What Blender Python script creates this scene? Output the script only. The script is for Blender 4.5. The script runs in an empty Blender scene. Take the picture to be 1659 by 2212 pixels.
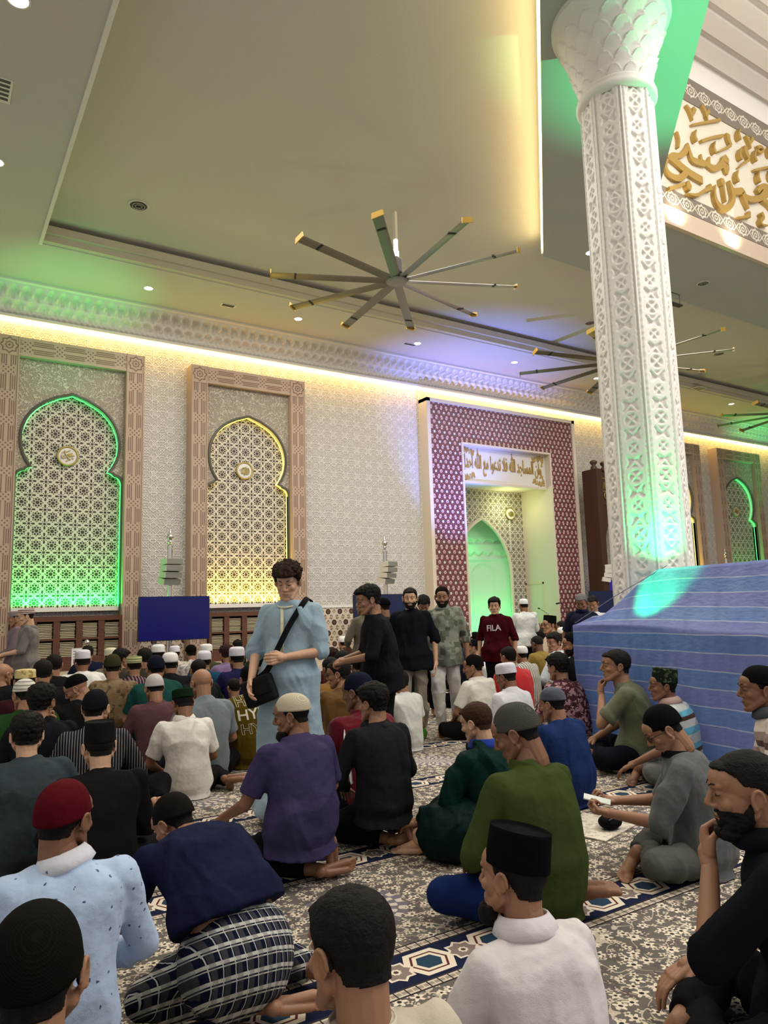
import bpy, bmesh, math, random
import numpy as np
from mathutils import Vector, Matrix, Quaternion, noise
from mathutils.bvhtree import BVHTree
from mathutils.geometry import tessellate_polygon
random.seed(7)
PI = math.pi
C = bpy.context.scene.collection
S = bpy.context.scene

# ---------------------------------------------------------------- camera
CAM_H, F_PX, YAW, PITCH, ROLL = 1.45, 1559.6, 32.55, 7.763, -1.662
_y, _t, _r = (math.radians(a) for a in (YAW, PITCH, ROLL))
FWD = Vector((math.sin(_y)*math.cos(_t), math.cos(_y)*math.cos(_t), math.sin(_t)))
_rt = Vector((math.cos(_y), -math.sin(_y), 0)); _up = _rt.cross(FWD)
RGT = _rt*math.cos(_r) + _up*math.sin(_r); UPV = -_rt*math.sin(_r) + _up*math.cos(_r)
cam_data = bpy.data.cameras.new('camera'); cam = bpy.data.objects.new('camera', cam_data); C.objects.link(cam)
cam.location = (0, 0, CAM_H)
cam.rotation_euler = Matrix((RGT, UPV, -FWD)).transposed().to_euler()
cam_data.sensor_fit = 'VERTICAL'; cam_data.sensor_height = 36; cam_data.lens = F_PX/2212*36
cam_data.clip_start = 0.05; cam_data.clip_end = 200
S.camera = cam

def ray(px, py): return FWD + RGT*((px-829.5)/F_PX) - UPV*((py-1106)/F_PX)
def at_z(px, py, z):
    d = ray(px, py); return Vector((0, 0, CAM_H)) + d*((z-CAM_H)/d.z)
def at_y(px, py, Y):
    d = ray(px, py); return Vector((0, 0, CAM_H)) + d*(Y/d.y)

# ---------------------------------------------------------------- world and exposure
S.view_settings.view_transform = 'Standard'; S.view_settings.look = 'None'
S.view_settings.exposure = 0.75; S.view_settings.gamma = 1.0; S.view_settings.use_curve_mapping = False
S.cycles.use_denoising = True
S.cycles.max_bounces = 6; S.cycles.diffuse_bounces = 3; S.cycles.glossy_bounces = 2; S.cycles.transmission_bounces = 4
S.cycles.transparent_max_bounces = 8; S.cycles.caustics_reflective = False; S.cycles.caustics_refractive = False
S.cycles.sample_clamp_indirect = 4.0
w = bpy.data.worlds.new('hall_air'); S.world = w; w.use_nodes = True
w.node_tree.nodes['Background'].inputs[0].default_value = (1.0, 0.985, 0.96, 1)
w.node_tree.nodes['Background'].inputs[1].default_value = 0.36

def lamp(name, kind, loc, energy, color, target=None, size=0.3, size_y=None, angle=60, blend=0.5, radius=0.1):
    d = bpy.data.lights.new(name, kind); d.energy = energy; d.color = color
    if kind == 'AREA':
        d.size = size
        if size_y: d.shape = 'RECTANGLE'; d.size_y = size_y
    else: d.shadow_soft_size = radius
    if kind == 'SPOT': d.spot_size = math.radians(angle); d.spot_blend = blend
    o = bpy.data.objects.new(name, d); C.objects.link(o); o.location = loc
    if target is not None:
        o.rotation_euler = (Vector(target)-Vector(loc)).to_track_quat('-Z', 'Y').to_euler()
    return o
GREEN, VIOLET, WARM, WHITE = (0.02, 1.0, 0.28), (0.30, 0.28, 1.0), (1.0, 0.72, 0.30), (1.0, 0.93, 0.82)
# unseen area lights added to fill the high void and the bays of the hall
lamp('void_fill', 'AREA', (9, -0.5, 12.0), 900, (1, .95, .88), (9, 1.5, 0), 9, 7)
lamp('bay_fill', 'AREA', (-1, 3, 8.3), 130, (1, .9, .76), (-1, 3, 0), 4, 6)
lamp('bay_fill', 'AREA', (12, 11.5, 8.3), 360, (1, .95, .88), (12, 11.5, 0), 16, 3)
lamp('bay_fill', 'AREA', (5, 10.5, 8.3), 270, (1, .94, .86), (5, 10.5, 0), 5, 5)
lamp('void_fill', 'AREA', (10, -3, 9.4), 215, (1, .95, .89), (10, 16.5, 6.6), 6, 1.2)  # added fill without a fixture, lights the cornice and far wall from the front
lamp('void_fill', 'AREA', (15, 2, 9.6), 170, (1, .93, .86), (15, 2.5, 12.4), 9, 6)  # added upward fill that brightens the slatted ceiling, no real fitting
# coloured stage washes
lamp('green_wash', 'SPOT', (2.2, 14.0, 1.3), 560, GREEN, (2.3, 15.6, 8.4), angle=34, blend=1, radius=.1)
lamp('violet_wash', 'SPOT', (12.2, 14.4, 1.4), 2000, (.20, .26, 1), (13.2, 16.0, 8.2), angle=62, blend=1, radius=.1)
lamp('green_wash', 'SPOT', (28.0, 14.2, 1.3), 900, GREEN, (28.3, 15.4, 8.4), angle=40, blend=1, radius=.1)
lamp('green_flood', 'SPOT', (6.22, 4.50, 1.84), 34, GREEN, (6.44, 4.80, 2.45), angle=112, blend=1, radius=.03)
lamp('tent_light', 'SPOT', (6.06, 4.56, .80), 330, (0, 1, .16), (5.92, 4.42, 1.6), angle=50, blend=.6, radius=.03)
lamp('green_flood', 'SPOT', (9.8, 3.0, 1.4), 1900, (0.02, 1, .34), (8.15, 4.65, 8.4), angle=36, blend=.75, radius=.04)

# ---------------------------------------------------------------- node expressions
class X:
    tree = None
    def __init__(s, sock): s.s = sock
    @staticmethod
    def m(op, *a, clamp=False):
        n = X.tree.nodes.new('ShaderNodeMath'); n.operation = op; n.use_clamp = clamp
        for i, v in enumerate(a):
            if isinstance(v, X): X.tree.links.new(v.s, n.inputs[i])
            else: n.inputs[i].default_value = v
        return X(n.outputs[0])
    def __add__(s, o): return X.m('ADD', s, o)
    __radd__ = __add__
    def __sub__(s, o): return X.m('SUBTRACT', s, o)
    def __rsub__(s, o): return X.m('SUBTRACT', o, s)
    def __mul__(s, o): return X.m('MULTIPLY', s, o)
    __rmul__ = __mul__
    def __truediv__(s, o): return X.m('DIVIDE', s, o)
    def __lt__(s, o): return X.m('LESS_THAN', s, o)
    def __gt__(s, o): return X.m('GREATER_THAN', s, o)
    def abs(s): return X.m('ABSOLUTE', s)
    def fr(s): return X.m('FRACT', s)
    def pp(s, o=.5): return X.m('PINGPONG', s, o)
    def sin(s): return X.m('SINE', s)
    def cos(s): return X.m('COSINE', s)
    def sqrt(s): return X.m('SQRT', s)
    def floor(s): return X.m('FLOOR', s)
    def inv(s): return 1.0 - s
def mn(a, *r):
    for b in r: a = X.m('MINIMUM', a, b)
    return a
def mx(a, *r):
    for b in r: a = X.m('MAXIMUM', a, b)
    return a
def ramp(v, a, b):
    n = X.tree.nodes.new('ShaderNodeMapRange'); n.interpolation_type = 'SMOOTHSTEP'
    X.tree.links.new(v.s, n.inputs[0]); n.inputs[1].default_value = a; n.inputs[2].default_value = b
    return X(n.outputs[0])
def col(c): return (c[0], c[1], c[2], 1)
def mix(f, a, b):
    n = X.tree.nodes.new('ShaderNodeMix'); n.data_type = 'RGBA'
    for i, v in ((0, f), (6, a), (7, b)):
        if isinstance(v, X): X.tree.links.new(v.s, n.inputs[i])
        else: n.inputs[i].default_value = v if i == 0 else col(v)
    return X(n.outputs[2])
def coords(kind='Object'):
    n = X.tree.nodes.new('ShaderNodeTexCoord'); sp = X.tree.nodes.new('ShaderNodeSeparateXYZ')
    X.tree.links.new(n.outputs[kind], sp.inputs[0]); return X(sp.outputs[0]), X(sp.outputs[1]), X(sp.outputs[2])
def vec(x, y, z=0.0):
    n = X.tree.nodes.new('ShaderNodeCombineXYZ')
    for i, v in enumerate((x, y, z)):
        if isinstance(v, X): X.tree.links.new(v.s, n.inputs[i])
        else: n.inputs[i].default_value = v
    return X(n.outputs[0])
def nz(scale, detail=2, v=None, rough=.5):
    n = X.tree.nodes.new('ShaderNodeTexNoise'); n.inputs['Scale'].default_value = scale
    n.inputs['Detail'].default_value = detail; n.inputs['Roughness'].default_value = rough
    if v is None:
        c = X.tree.nodes.new('ShaderNodeTexCoord'); X.tree.links.new(c.outputs['Object'], n.inputs['Vector'])
    else: X.tree.links.new(v.s, n.inputs['Vector'])
    return X(n.outputs[0])
def atan2(a, b): return X.m('ARCTAN2', a, b)

def mat(name, color=(.8, .8, .8), rough=.6, metal=0, fn=None, emit=None, estr=1, spec=.4, trans=0, sheen=0):
    """fn(tree) may return dict(color=X, rough=X, height=X, dist=float)"""
    m = bpy.data.materials.new(name); m.use_nodes = True; t = m.node_tree; X.tree = t
    b = t.nodes['Principled BSDF']
    b.inputs['Base Color'].default_value = col(color); b.inputs['Roughness'].default_value = rough
    b.inputs['Metallic'].default_value = metal; b.inputs['Specular IOR Level'].default_value = spec
    if sheen: b.inputs['Sheen Weight'].default_value = sheen
    if trans: b.inputs['Transmission Weight'].default_value = trans
    if emit: b.inputs['Emission Color'].default_value = col(emit); b.inputs['Emission Strength'].default_value = estr
    r = fn() if fn else None
    if r:
        if 'color' in r: t.links.new(r['color'].s, b.inputs['Base Color'])
        if 'rough' in r: t.links.new(r['rough'].s, b.inputs['Roughness'])
        if 'height' in r:
            bp = t.nodes.new('ShaderNodeBump'); bp.inputs['Distance'].default_value = r.get('dist', .01)
            bp.inputs['Strength'].default_value = r.get('str', 1.0)
            t.links.new(r['height'].s, bp.inputs['Height']); t.links.new(bp.outputs[0], b.inputs['Normal'])
    return m

# ---------------------------------------------------------------- mesh helpers
def link(name, me, m=None, parent=None, loc=None, smooth=False):
    o = bpy.data.objects.new(name, me); C.objects.link(o)
    if m is not None:
        for q in (m if isinstance(m, (list, tuple)) else [m]): me.materials.append(q)
    if smooth: me.polygons.foreach_set('use_smooth', [True]*len(me.polygons))
    if parent: o.parent = parent
    if loc is not None: o.location = loc
    return o
def obj(name, bm, m=None, parent=None, loc=None, smooth=False):
    me = bpy.data.meshes.new(name); bm.to_mesh(me); bm.free(); return link(name, me, m, parent, loc, smooth)
def empty(name, loc=(0, 0, 0), rz=0):
    o = bpy.data.objects.new(name, None); C.objects.link(o); o.location = loc; o.rotation_euler.z = rz
    o.empty_display_size = .2; return o
def tag(o, label, cat, group=None):
    o['label'] = label; o['category'] = cat
    if group: o['group'] = group
    return o
def struct(o): o['kind'] = 'structure'; return o
def box(bm, x0, x1, y0, y1, z0, z1, bev=0, mi=0):
    v = [bm.verts.new(p) for p in ((x0,y0,z0),(x1,y0,z0),(x1,y1,z0),(x0,y1,z0),(x0,y0,z1),(x1,y0,z1),(x1,y1,z1),(x0,y1,z1))]
    f = [bm.faces.new([v[i] for i in q]) for q in ((3,2,1,0),(4,5,6,7),(0,1,5,4),(1,2,6,5),(2,3,7,6),(3,0,4,7))]
    for q in f: q.material_index = mi
    if bev: bmesh.ops.bevel(bm, geom=list({e for q in f for e in q.edges}), offset=bev, segments=2, affect='EDGES', profile=.6)
def boxo(name, d, m, parent=None, bev=0, loc=None):
    bm = bmesh.new(); box(bm, *d, bev=bev); return obj(name, bm, m, parent, loc)
def lathe(bm, prof, n=32, cen=(0, 0, 0), sx=1, sy=1, cap=True):
    cx, cy, cz = cen; rings = []
    for r, z in prof:
        rings.append([bm.verts.new((cx+r*sx*math.cos(2*PI*i/n), cy+r*sy*math.sin(2*PI*i/n), cz+z)) for i in range(n)])
    for a, b in zip(rings, rings[1:]):
        for i in range(n): bm.faces.new((a[i], a[(i+1) % n], b[(i+1) % n], b[i]))
    if cap: bm.faces.new(rings[0][::-1]); bm.faces.new(rings[-1])
def tube(bm, pts, r, n=8, cap=True):
    """tube along points; r a number or list"""
    pts = [Vector(p) for p in pts]; rings = []; up = None
    for i, p in enumerate(pts):
        t = (pts[min(i+1, len(pts)-1)]-pts[max(i-1, 0)]).normalized()
        if up is None: up = t.orthogonal().normalized()
        up = (up - t*up.dot(t)).normalized(); s = t.cross(up); rr = r[i] if isinstance(r, (list, tuple)) else r
        rings.append([bm.verts.new(p+(up*math.cos(2*PI*k/n)+s*math.sin(2*PI*k/n))*rr) for k in range(n)])
    for a, b in zip(rings, rings[1:]):
        for k in range(n): bm.faces.new((a[k], a[(k+1) % n], b[(k+1) % n], b[k]))
    if cap: bm.faces.new(rings[0][::-1]); bm.faces.new(rings[-1])
def prism(bm, pts, axis, a, b):
    """extrude 2-d polygon pts between a and b along axis ('x','y','z')"""
    def P(p, h): return {'z': (p[0], p[1], h), 'y': (p[0], h, p[1]), 'x': (h, p[0], p[1])}[axis]
    v0 = [bm.verts.new(P(p, a)) for p in pts]; v1 = [bm.verts.new(P(p, b)) for p in pts]; n = len(pts)
    for i in range(n): bm.faces.new((v0[i], v1[i], v1[(i+1) % n], v0[(i+1) % n]))
    for a_, b_, c_ in tessellate_polygon([[Vector((p[0], p[1], 0)) for p in pts]]):
        bm.faces.new((v0[a_], v0[b_], v0[c_])); bm.faces.new((v1[a_], v1[c_], v1[b_]))
    bmesh.ops.recalc_face_normals(bm, faces=bm.faces)
def grid_mesh(name, P, closed_u=False):
    """P: (nv, nu, 3) numpy array -> mesh"""
    nv, nu = P.shape[:2]; me = bpy.data.meshes.new(name)
    idx = np.arange(nv*nu).reshape(nv, nu)
    if closed_u: nxt = np.roll(idx, -1, 1); a, b, c, d = idx[:-1], nxt[:-1], nxt[1:], idx[1:]
    else: a, b, c, d = idx[:-1, :-1], idx[:-1, 1:], idx[1:, 1:], idx[1:, :-1]
    q = np.stack([a, b, c, d], -1).reshape(-1, 4)
    me.vertices.add(nv*nu); me.vertices.foreach_set('co', P.reshape(-1).astype(np.float32))
    me.loops.add(q.size); me.loops.foreach_set('vertex_index', q.reshape(-1).astype(np.int32))
    me.polygons.add(len(q)); me.polygons.foreach_set('loop_start', np.arange(0, q.size, 4, dtype=np.int32))
    me.polygons.foreach_set('loop_total', np.full(len(q), 4, dtype=np.int32)); me.update(); me.validate(); return me
def smoothstep(x): x = np.clip(x, 0, 1); return x*x*(3-2*x)
def catmull(P, n=6):
    P = [Vector(p) for p in P]
    if len(P) < 3: return P
    out = []
    for i in range(len(P)-1):
        a, b, c, d = P[max(i-1, 0)], P[i], P[i+1], P[min(i+2, len(P)-1)]
        for k in range(n):
            t = k/n
            out.append(.5*((2*b)+(c-a)*t+(2*a-5*b+4*c-d)*t*t+(3*b-a-3*c+d)*t*t*t))
    return out+[P[-1]]
# ================================================================ surface patterns
def star_lines(u, v, a, c):
    """distance to two crossing line families in a folded square cell (u, v already in cells)"""
    p, q = u.pp(.5), v.pp(.5)
    d1 = mn((p-a).abs(), (q-a).abs())
    d2 = mn((p+q-c).abs(), ((p-q).abs()-(c-.42)).abs())*.7071
    return mn(d1, d2)
def oct_star(p, q, r):
    return mn(mx(p.abs(), q.abs()), mx((p+q).abs(), (p-q).abs())*.7071) - r
def screen_holes(u, v):
    """pierced screen: 1 inside a hole.  rosette of 8 petals round an 8-point star at each node, bars between"""
    p, q = u.pp(.5), v.pp(.5)
    star = oct_star(p, q, .105) < 0
    ang = atan2(q, p); r = (p*p+q*q).sqrt()
    k = (ang*(8/(2*PI))).pp(.5)                       # 0 on petal axis .. .5 between
    petal = ((k-.5)*(k-.5)*3.2 + (r-.235)*(r-.235)*80) < .50
    dots = ((k*k)*6.0 + (r-.345)*(r-.345)*160) < .22
    cell = mx((p-.5).abs(), (q-.5).abs()) < .085
    arrow = mx((p-.5).abs()*1.6 + (q-.22).abs()*.5, (q-.24).abs()) < .125
    arrow2 = mx((q-.5).abs()*1.6 + (p-.22).abs()*.5, (p-.24).abs()) < .125
    arrow = arrow*((p-.5).abs() < .07); arrow2 = arrow2*((q-.5).abs() < .07)
    return mx(star, petal, dots, cell, arrow, arrow2, (((p-.36)*(p-.36)+(q-.36)*(q-.36)) < .0016))

def m_plaster(name, c, rough=.6):
    return mat(name, c, rough, fn=lambda: dict(height=nz(35, 3), dist=.002))
def f_relief():
    x, y, z = coords()
    u, v = x/.36, z/.36
    d = star_lines(u, v, .17, .42)
    p, q = u.pp(.5), v.pp(.5)
    s = oct_star(p, q, .09).abs()
    t = oct_star(p-.5, q-.5, .12).abs()
    h = ramp(mn(d, s, t), .045, .015)
    return dict(height=h, dist=.03, color=mix(h, (.56, .53, .48), (.76, .73, .68)))
M_relief = mat('wall_relief', rough=.65, fn=f_relief)
def f_screen(per=.30):
    def f():
        x, y, z = coords()
        hole = screen_holes(x/per, z/per)
        return dict(color=mix(hole, (.66, .60, .50), (.055, .042, .028)), height=1-hole, dist=.03)
    return f
M_screen = mat('pierced_screen', rough=.6, fn=f_screen())
M_screen2 = mat('pierced_screen_niche', rough=.6, fn=f_screen(.22))
def f_floral():
    n = nz(6.5, 3, rough=.6); n2 = nz(12, 2)
    h = mx(ramp((n-.5).abs(), .035, .01), ramp((n2-.5).abs(), .05, .02)*.7)
    return dict(color=mix(h, (.34, .285, .22), (.68, .61, .50)), height=h, dist=.02)
M_floral = mat('scroll_relief', rough=.6, fn=f_floral)
BRN, BRN_L = (.20, .125, .085), (.47, .345, .255)
def f_pilaster():
    x, y, z = coords()
    s = ((z/.53).fr()-.5).abs()*.53                    # distance from the knot
    knot = s < .115
    v1 = mn((x.abs()-.045).abs(), (x.abs()-.085).abs(), (x.abs()-.125).abs())
    d = ((x+s).pp(.047)*.7071); e = ((x-s).pp(.047)*.7071)
    w = mn(d, e)
    g = (v1 < .011)*knot.inv(); g2 = (w > .017)*knot*(x.abs() < .13)
    g = mx(g, g2)
    return dict(color=mix(g, BRN_L, BRN), height=1-g, dist=.02)
def f_lintel():
    x, y, z = coords()
    s = ((x/.62).fr()-.5).abs()*.62
    knot = s < .115
    v1 = mn((z.abs()-.045).abs(), (z.abs()-.085).abs(), (z.abs()-.125).abs())
    w = mn((z+s).pp(.047)*.7071, (z-s).pp(.047)*.7071)
    g = mx((v1 < .011)*knot.inv(), (w > .017)*knot*(z.abs() < .13))
    return dict(color=mix(g, BRN_L, BRN), height=1-g, dist=.02)
def f_corner():
    x, y, z = coords()
    s = oct_star(x, z, .12)
    g = mx(s.abs() < .012, (oct_star(x, z, .055).abs() < .01), ((x*x+z*z).sqrt() < .025))
    return dict(color=mix(g, BRN_L, BRN), height=1-g, dist=.02)
M_pilaster = mat('pilaster_carving', rough=.6, fn=f_pilaster)
M_lintel = mat('lintel_carving', rough=.6, fn=f_lintel)
M_corner = mat('corner_carving', rough=.6, fn=f_corner)
M_brown = mat('brown_frame', BRN_L, .6)
def f_tile(ground, light, dark, per=.34, out=.0):
    def f():
        x, y, z = coords()
        u = x/per; v = z/(per*.80)
        row = v.floor(); u2 = u + row.m('MODULO', row, 2.0)*.5 if False else u + X.m('MODULO', X.m('ABSOLUTE', row), 2.0)*.5
        p = u2.fr()-.5; q = (v.fr()-.5)*.8
        r = (p*p+q*q).sqrt(); a = atan2(q, p)
        star = (r - (a*6+PI/2).cos()*.035) < .115
        ring = r < .225
        line = mn((r-.225).abs(), ((p*.866+q*.5).abs()-.40).abs(), ((p*.866-q*.5).abs()-.40).abs(), (q.abs()-.40).abs()) < .018
        tri = mx((((p.abs()-.5)*(p.abs()-.5)+(q-.02)*(q-.02)) < .018), (((p.abs()-.27)*(p.abs()-.27)+(q.abs()-.33)*(q.abs()-.33)) < .011))
        c = mix(tri, ground, light)
        c = mix(ring, c, dark); c = mix(star, c, light); c = mix(line, c, out if out else ground)
        return dict(color=c, height=mx(star, tri), dist=.006)
    return f
M_maroon_tile = mat('maroon_star_tiles', rough=.35, fn=f_tile((.135, .035, .04), (.66, .55, .50), (.05, .012, .016), .36, (.30, .12, .11)))
M_dado = mat('brown_star_tiles', rough=.35, fn=f_tile((.66, .57, .46), (.16, .085, .055), (.045, .025, .02), .34, (.72, .63, .52)))
M_cream = mat('cream_plaster', (.66, .57, .44), .6)
M_white = mat('white_plaster', (.80, .77, .71), .55)
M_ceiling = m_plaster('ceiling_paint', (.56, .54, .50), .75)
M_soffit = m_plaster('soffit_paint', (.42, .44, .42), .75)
M_tray = m_plaster('tray_paint', (.60, .575, .53), .75)
M_dark_trim = mat('dark_arch_trim', (.10, .095, .075), .4)
M_stone = mat('plinth_stone', (.55, .47, .36), .4, fn=lambda: dict(color=mix(nz(6, 4), (.46, .38, .28), (.62, .54, .43))))
M_gold = mat('gold_letter', (.42, .27, .07), .45, metal=.2)
M_goldrim = mat('gold_rim', (.42, .32, .10), .35, metal=.6)
M_wood = mat('dark_wood', (.085, .03, .016), .4, fn=lambda: dict(color=mix(nz(4, 3, vec(coords()[0]*1.0, coords()[1], coords()[2]*9)), (.05, .017, .009), (.16, .062, .034))))
def led(name, c, s): return mat(name, (.8, .8, .8), .5, emit=c, estr=s)
M_led_warm = led('warm_led', (1, .70, .22), 6)
M_led_cove = led('cove_led', (1, .73, .30), 6)
M_led_green = led('green_led', (0, 1, .16), 1.1)
M_led_yellow = led('yellow_led', (1, .76, .08), 1.6)
M_lens = led('lamp_lens', (1, .95, .88), 14)
M_chrome = mat('chrome', (.62, .60, .57), .22, metal=1)
M_steel = mat('brushed_steel', (.50, .49, .46), .4, metal=.8)
M_black = mat('black_plastic', (.012, .012, .013), .5)

# ================================================================ carpet
def f_carpet():
    x, y, z = coords()
    band = (((y-2.65)/1.29+.5).fr()-.5)*1.29           # metres from a border stripe centre
    ab = band.abs()
    wob = nz(4, 2, vec(x, y))
    g = mix(nz(1.6, 2, vec(x, y)), (.105, .095, .082), (.165, .148, .128))
    cream, dark = (.72, .63, .50), (.035, .028, .028)
    def flowers(scale, seed, R, pet):
        n = X.tree.nodes.new('ShaderNodeTexVoronoi'); n.voronoi_dimensions = '2D'; n.inputs['Scale'].default_value = scale
        n.inputs['Randomness'].default_value = .8
        c = vec(x+seed, y+seed*.37); X.tree.links.new(c.s, n.inputs['Vector'])
        sp = X.tree.nodes.new('ShaderNodeSeparateXYZ'); X.tree.links.new(n.outputs['Position'], sp.inputs[0])
        dx = (x+seed)-X(sp.outputs[0]); dy = (y+seed*.37)-X(sp.outputs[1])
        sc = X.tree.nodes.new('ShaderNodeSeparateColor'); X.tree.links.new(n.outputs['Color'], sc.inputs[0])
        rnd = X(sc.outputs[0]); rnd2 = X(sc.outputs[1])
        r = (dx*dx+dy*dy).sqrt(); a = atan2(dy, dx)+rnd*6.28
        k = (a*pet).cos()
        Rr = (rnd2*.55+.6)*R
        return (r < Rr*(k*.28+.72))*(r > Rr*.30), (r < Rr*.22), r, Rr
    f1, c1, r1, R1 = flowers(12.5, 0, .031, 5)
    f2, c2, _, _ = flowers(19, 3.3, .019, 4)
    f3, c3, _, _ = flowers(8, 7.7, .042, 8)
    vine = ((nz(5, 1, vec(x+5, y))-.5).abs() < .007); vine2 = ((nz(6.5, 1, vec(x, y+9))-.47).abs() < .008)
    c = mix(mx(vine, vine2), g, (.50, .43, .34))
    c = mix(f2, c, (.60, .52, .41)); c = mix(f3*((r1 > R1*1.1)), c, (.11, .085, .085)); c = mix(f1, c, cream); c = mix(c1, c, dark)
    # rosettes midway between the stripes
    mxx = (((x-1.88)/2.35+.5).fr()-.5)*2.35; myy = ((((y-3.30)/1.29)+.5).fr()-.5)*1.29
    rr = (mxx*mxx+myy*myy).sqrt(); aa = atan2(myy, mxx)
    ros = rr < ((aa*16).cos()*.012+.25)
    rv = ((rr*46).sin()*(aa*16).cos())
    c = mix(ros, c, mix(rv > .05, (.17, .15, .17), (.60, .53, .45)))
    # guard stripes
    gs = (ab > .125)*(ab < .175)
    gt = mx(((x/.052).pp(.5)-.25).abs()*.052, (ab-.15).abs()) < .010
    gline = ((ab-.125).abs() < .005) + ((ab-.175).abs() < .005) + (((x/.052).fr()-.5).abs() < .06)*gs
    c = mix(gs, c, (.58, .50, .39)); c = mix(gt, c, (.30, .25, .20)); c = mix(X.m('MINIMUM', gline, 1.0), c, dark)
    # navy stripe with hexagons and stars
    nb = ab < .12
    P = .345; u = (((x-2.195)/P+.5).fr()-.5)*P; v = band
    hx = mx(v.abs()*1.0, u.abs()*.80+v.abs()*.42)
    us = (((x-2.03)/P+.5).fr()-.5)*P
    st = oct_star(us, v, .040)
    n = mix(nb, c, (.010, .014, .040))
    n = mix(nb*(hx < .098), n, cream); n = mix(nb*(hx < .073), n, (.10, .022, .016)); n = mix(nb*(hx < .064), n, cream)
    n = mix(nb*(hx < .048), n, (.022, .05, .085))
    n = mix(nb*(st < .020), n, cream); n = mix(nb*(st < .009), n, (.23, .175, .15)); n = mix(nb*(oct_star(us, v, .018) < 0), n, cream)
    n = mix(nb*(oct_star(us, v, .009) < 0), n, (.08, .05, .05))
    return dict(color=n, height=nz(260, 2), dist=.003)
M_carpet = mat('patterned_carpet', rough=.95, spec=.1, fn=f_carpet)

# ================================================================ room
W, FRONT, ZC, ZT = 16.5, 16.15, 8.45, 8.85
struct(boxo('floor', (-8, 34, -6, 18.2, -.2, 0), M_carpet))
# qibla wall: solid around the portal opening
bm = bmesh.new()
box(bm, -8, 13.1, W, W+.3, 0, 8.9); box(bm, 16.63, 34, W, W+.3, 0, 8.9); box(bm, 13.1, 16.63, W, W+.3, 6.24, 8.9)
struct(obj('wall_qibla', bm, M_relief))
struct(boxo('wall_east', (33.9, 34.2, -6, 18.2, 0, 8.9), M_cream))
# ceiling ring, soffit round the void
ring = [(-8, -6), (-2.8, -6), (10.95, 7.75), (34, 7.75), (34, 9.8), (10.25, 9.8), (1.5, 1.05), (1.5, 14.1), (34, 14.1), (34, W), (-8, W)]
def split_prism(name, polys, m, z0, z1):
    bm = bmesh.new()
    for p in polys: prism(bm, p, 'z', z0, z1)
    return struct(obj(name, bm, m))
split_prism('ceiling', [[(-8, 14.1), (34, 14.1), (34, W), (-8, W)], [(-8, -6), (1.5, -6), (1.5, 14.1), (-8, 14.1)]], M_ceiling, ZC, ZT+.1)
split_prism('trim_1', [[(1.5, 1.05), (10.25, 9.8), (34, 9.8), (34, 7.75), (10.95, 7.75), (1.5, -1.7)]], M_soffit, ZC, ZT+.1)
split_prism('trim_2', [[(1.5, 1.05), (10.25, 9.8), (34, 9.8), (34, 14.1), (1.5, 14.1)]], M_tray, ZT, ZT+.15)
# stepped moulding along the far tray edge
bm = bmesh.new()
for i, (dy, z) in enumerate(((.12, .0), (.20, .13))):
    box(bm, 1.52, 33.8, 14.1-dy, 14.1, ZC+.02+z, ZC+.12+z+.05)
struct(obj('trim_3', bm, mat('moulding_paint', (.60, .56, .46), .7)))
bm = bmesh.new(); box(bm, 1.5, 1.56, 1.1, 14.08, ZC-.03, ZC+.02); struct(obj('trim_4', bm, M_white))
# cove light along the diagonal tray edge
def strip(name, a, b, off, z0, z1, m, label, t=.02):
    a, b = Vector(a), Vector(b); d = (b-a).normalized(); n = Vector((-d.y, d.x))
    bm = bmesh.new(); prism(bm, [a+n*off, b+n*off, b+n*(off+t), a+n*(off+t)], 'z', z0, z1)
    return tag(obj(name, bm, m), label, 'led strip')
strip('led_strip', (1.6, 1.15), (10.2, 9.75), .012, ZC+.03, ZC+.22, M_led_cove, 'warm glowing cove light strip along the diagonal edge of the recessed ceiling')
# high void: far face with the calligraphy band, slatted ceiling
struct(boxo('wall_void_north', (10.96, 34, 7.77, 8.0, ZT+.12, 12.6), M_white))
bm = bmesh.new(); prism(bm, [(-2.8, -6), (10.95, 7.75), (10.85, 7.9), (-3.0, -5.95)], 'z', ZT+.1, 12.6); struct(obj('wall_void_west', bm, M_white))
bm = bmesh.new(); box(bm, -3, 34, -6, 7.9, 12.5, 12.7)
for k in range(28): box(bm, -3, 34, 7.30-k*.48, 7.30-k*.48+.34, 12.40, 12.5)
struct(obj('ceiling_void', bm, mat('slat_paint', (.70, .64, .58), .6)))
bm = bmesh.new(); box(bm, 10.94, 33.8, 7.70, 7.749, 8.46, 8.81); box(bm, 10.94, 33.8, 7.66, 7.749, 8.40, 8.455)
M_ledge = mat('polished_ledge', (.62, .49, .38), .18)
struct(obj('trim_5', bm, M_ledge))
for xx in (11.6, 13.4, 15.3):
    lamp('ledge_light', 'SPOT', (xx, 7.42, 8.52), 26, (1, .85, .62), (xx, 7.70, 8.75), angle=120, blend=1, radius=.02)
def f_border():
    x, y, z = coords()
    P = .46; u = ((x/P).fr()-.5)*P
    st = oct_star(u, z, .095); us = (((x/P)+.5).fr()-.5)*P
    a = mx((st.abs() < .018), (oct_star(u, z, .035).abs() < .012), (((us.abs()-z.abs()).abs() < .018)*(us.abs() < .10)))
    return dict(color=mix(a, (.21, .175, .14), (.66, .59, .49)), height=a, dist=.02)
M_border = mat('band_border', rough=.55, fn=f_border)
def panel(name, x0, x1, y0, y1, z0, z1, m, cen=None, parent=None):
    """box whose object origin is its centre so the pattern is centred"""
    cx, cz = cen or ((x0+x1)/2, (z0+z1)/2)
    bm = bmesh.new(); box(bm, x0-cx, x1-cx, 0, y1-y0, z0-cz, z1-cz)
    return obj(name, bm, m, parent, (cx, y0, cz))
band = empty('calligraphy_band', (10.95, 7.74, 8.8))
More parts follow.
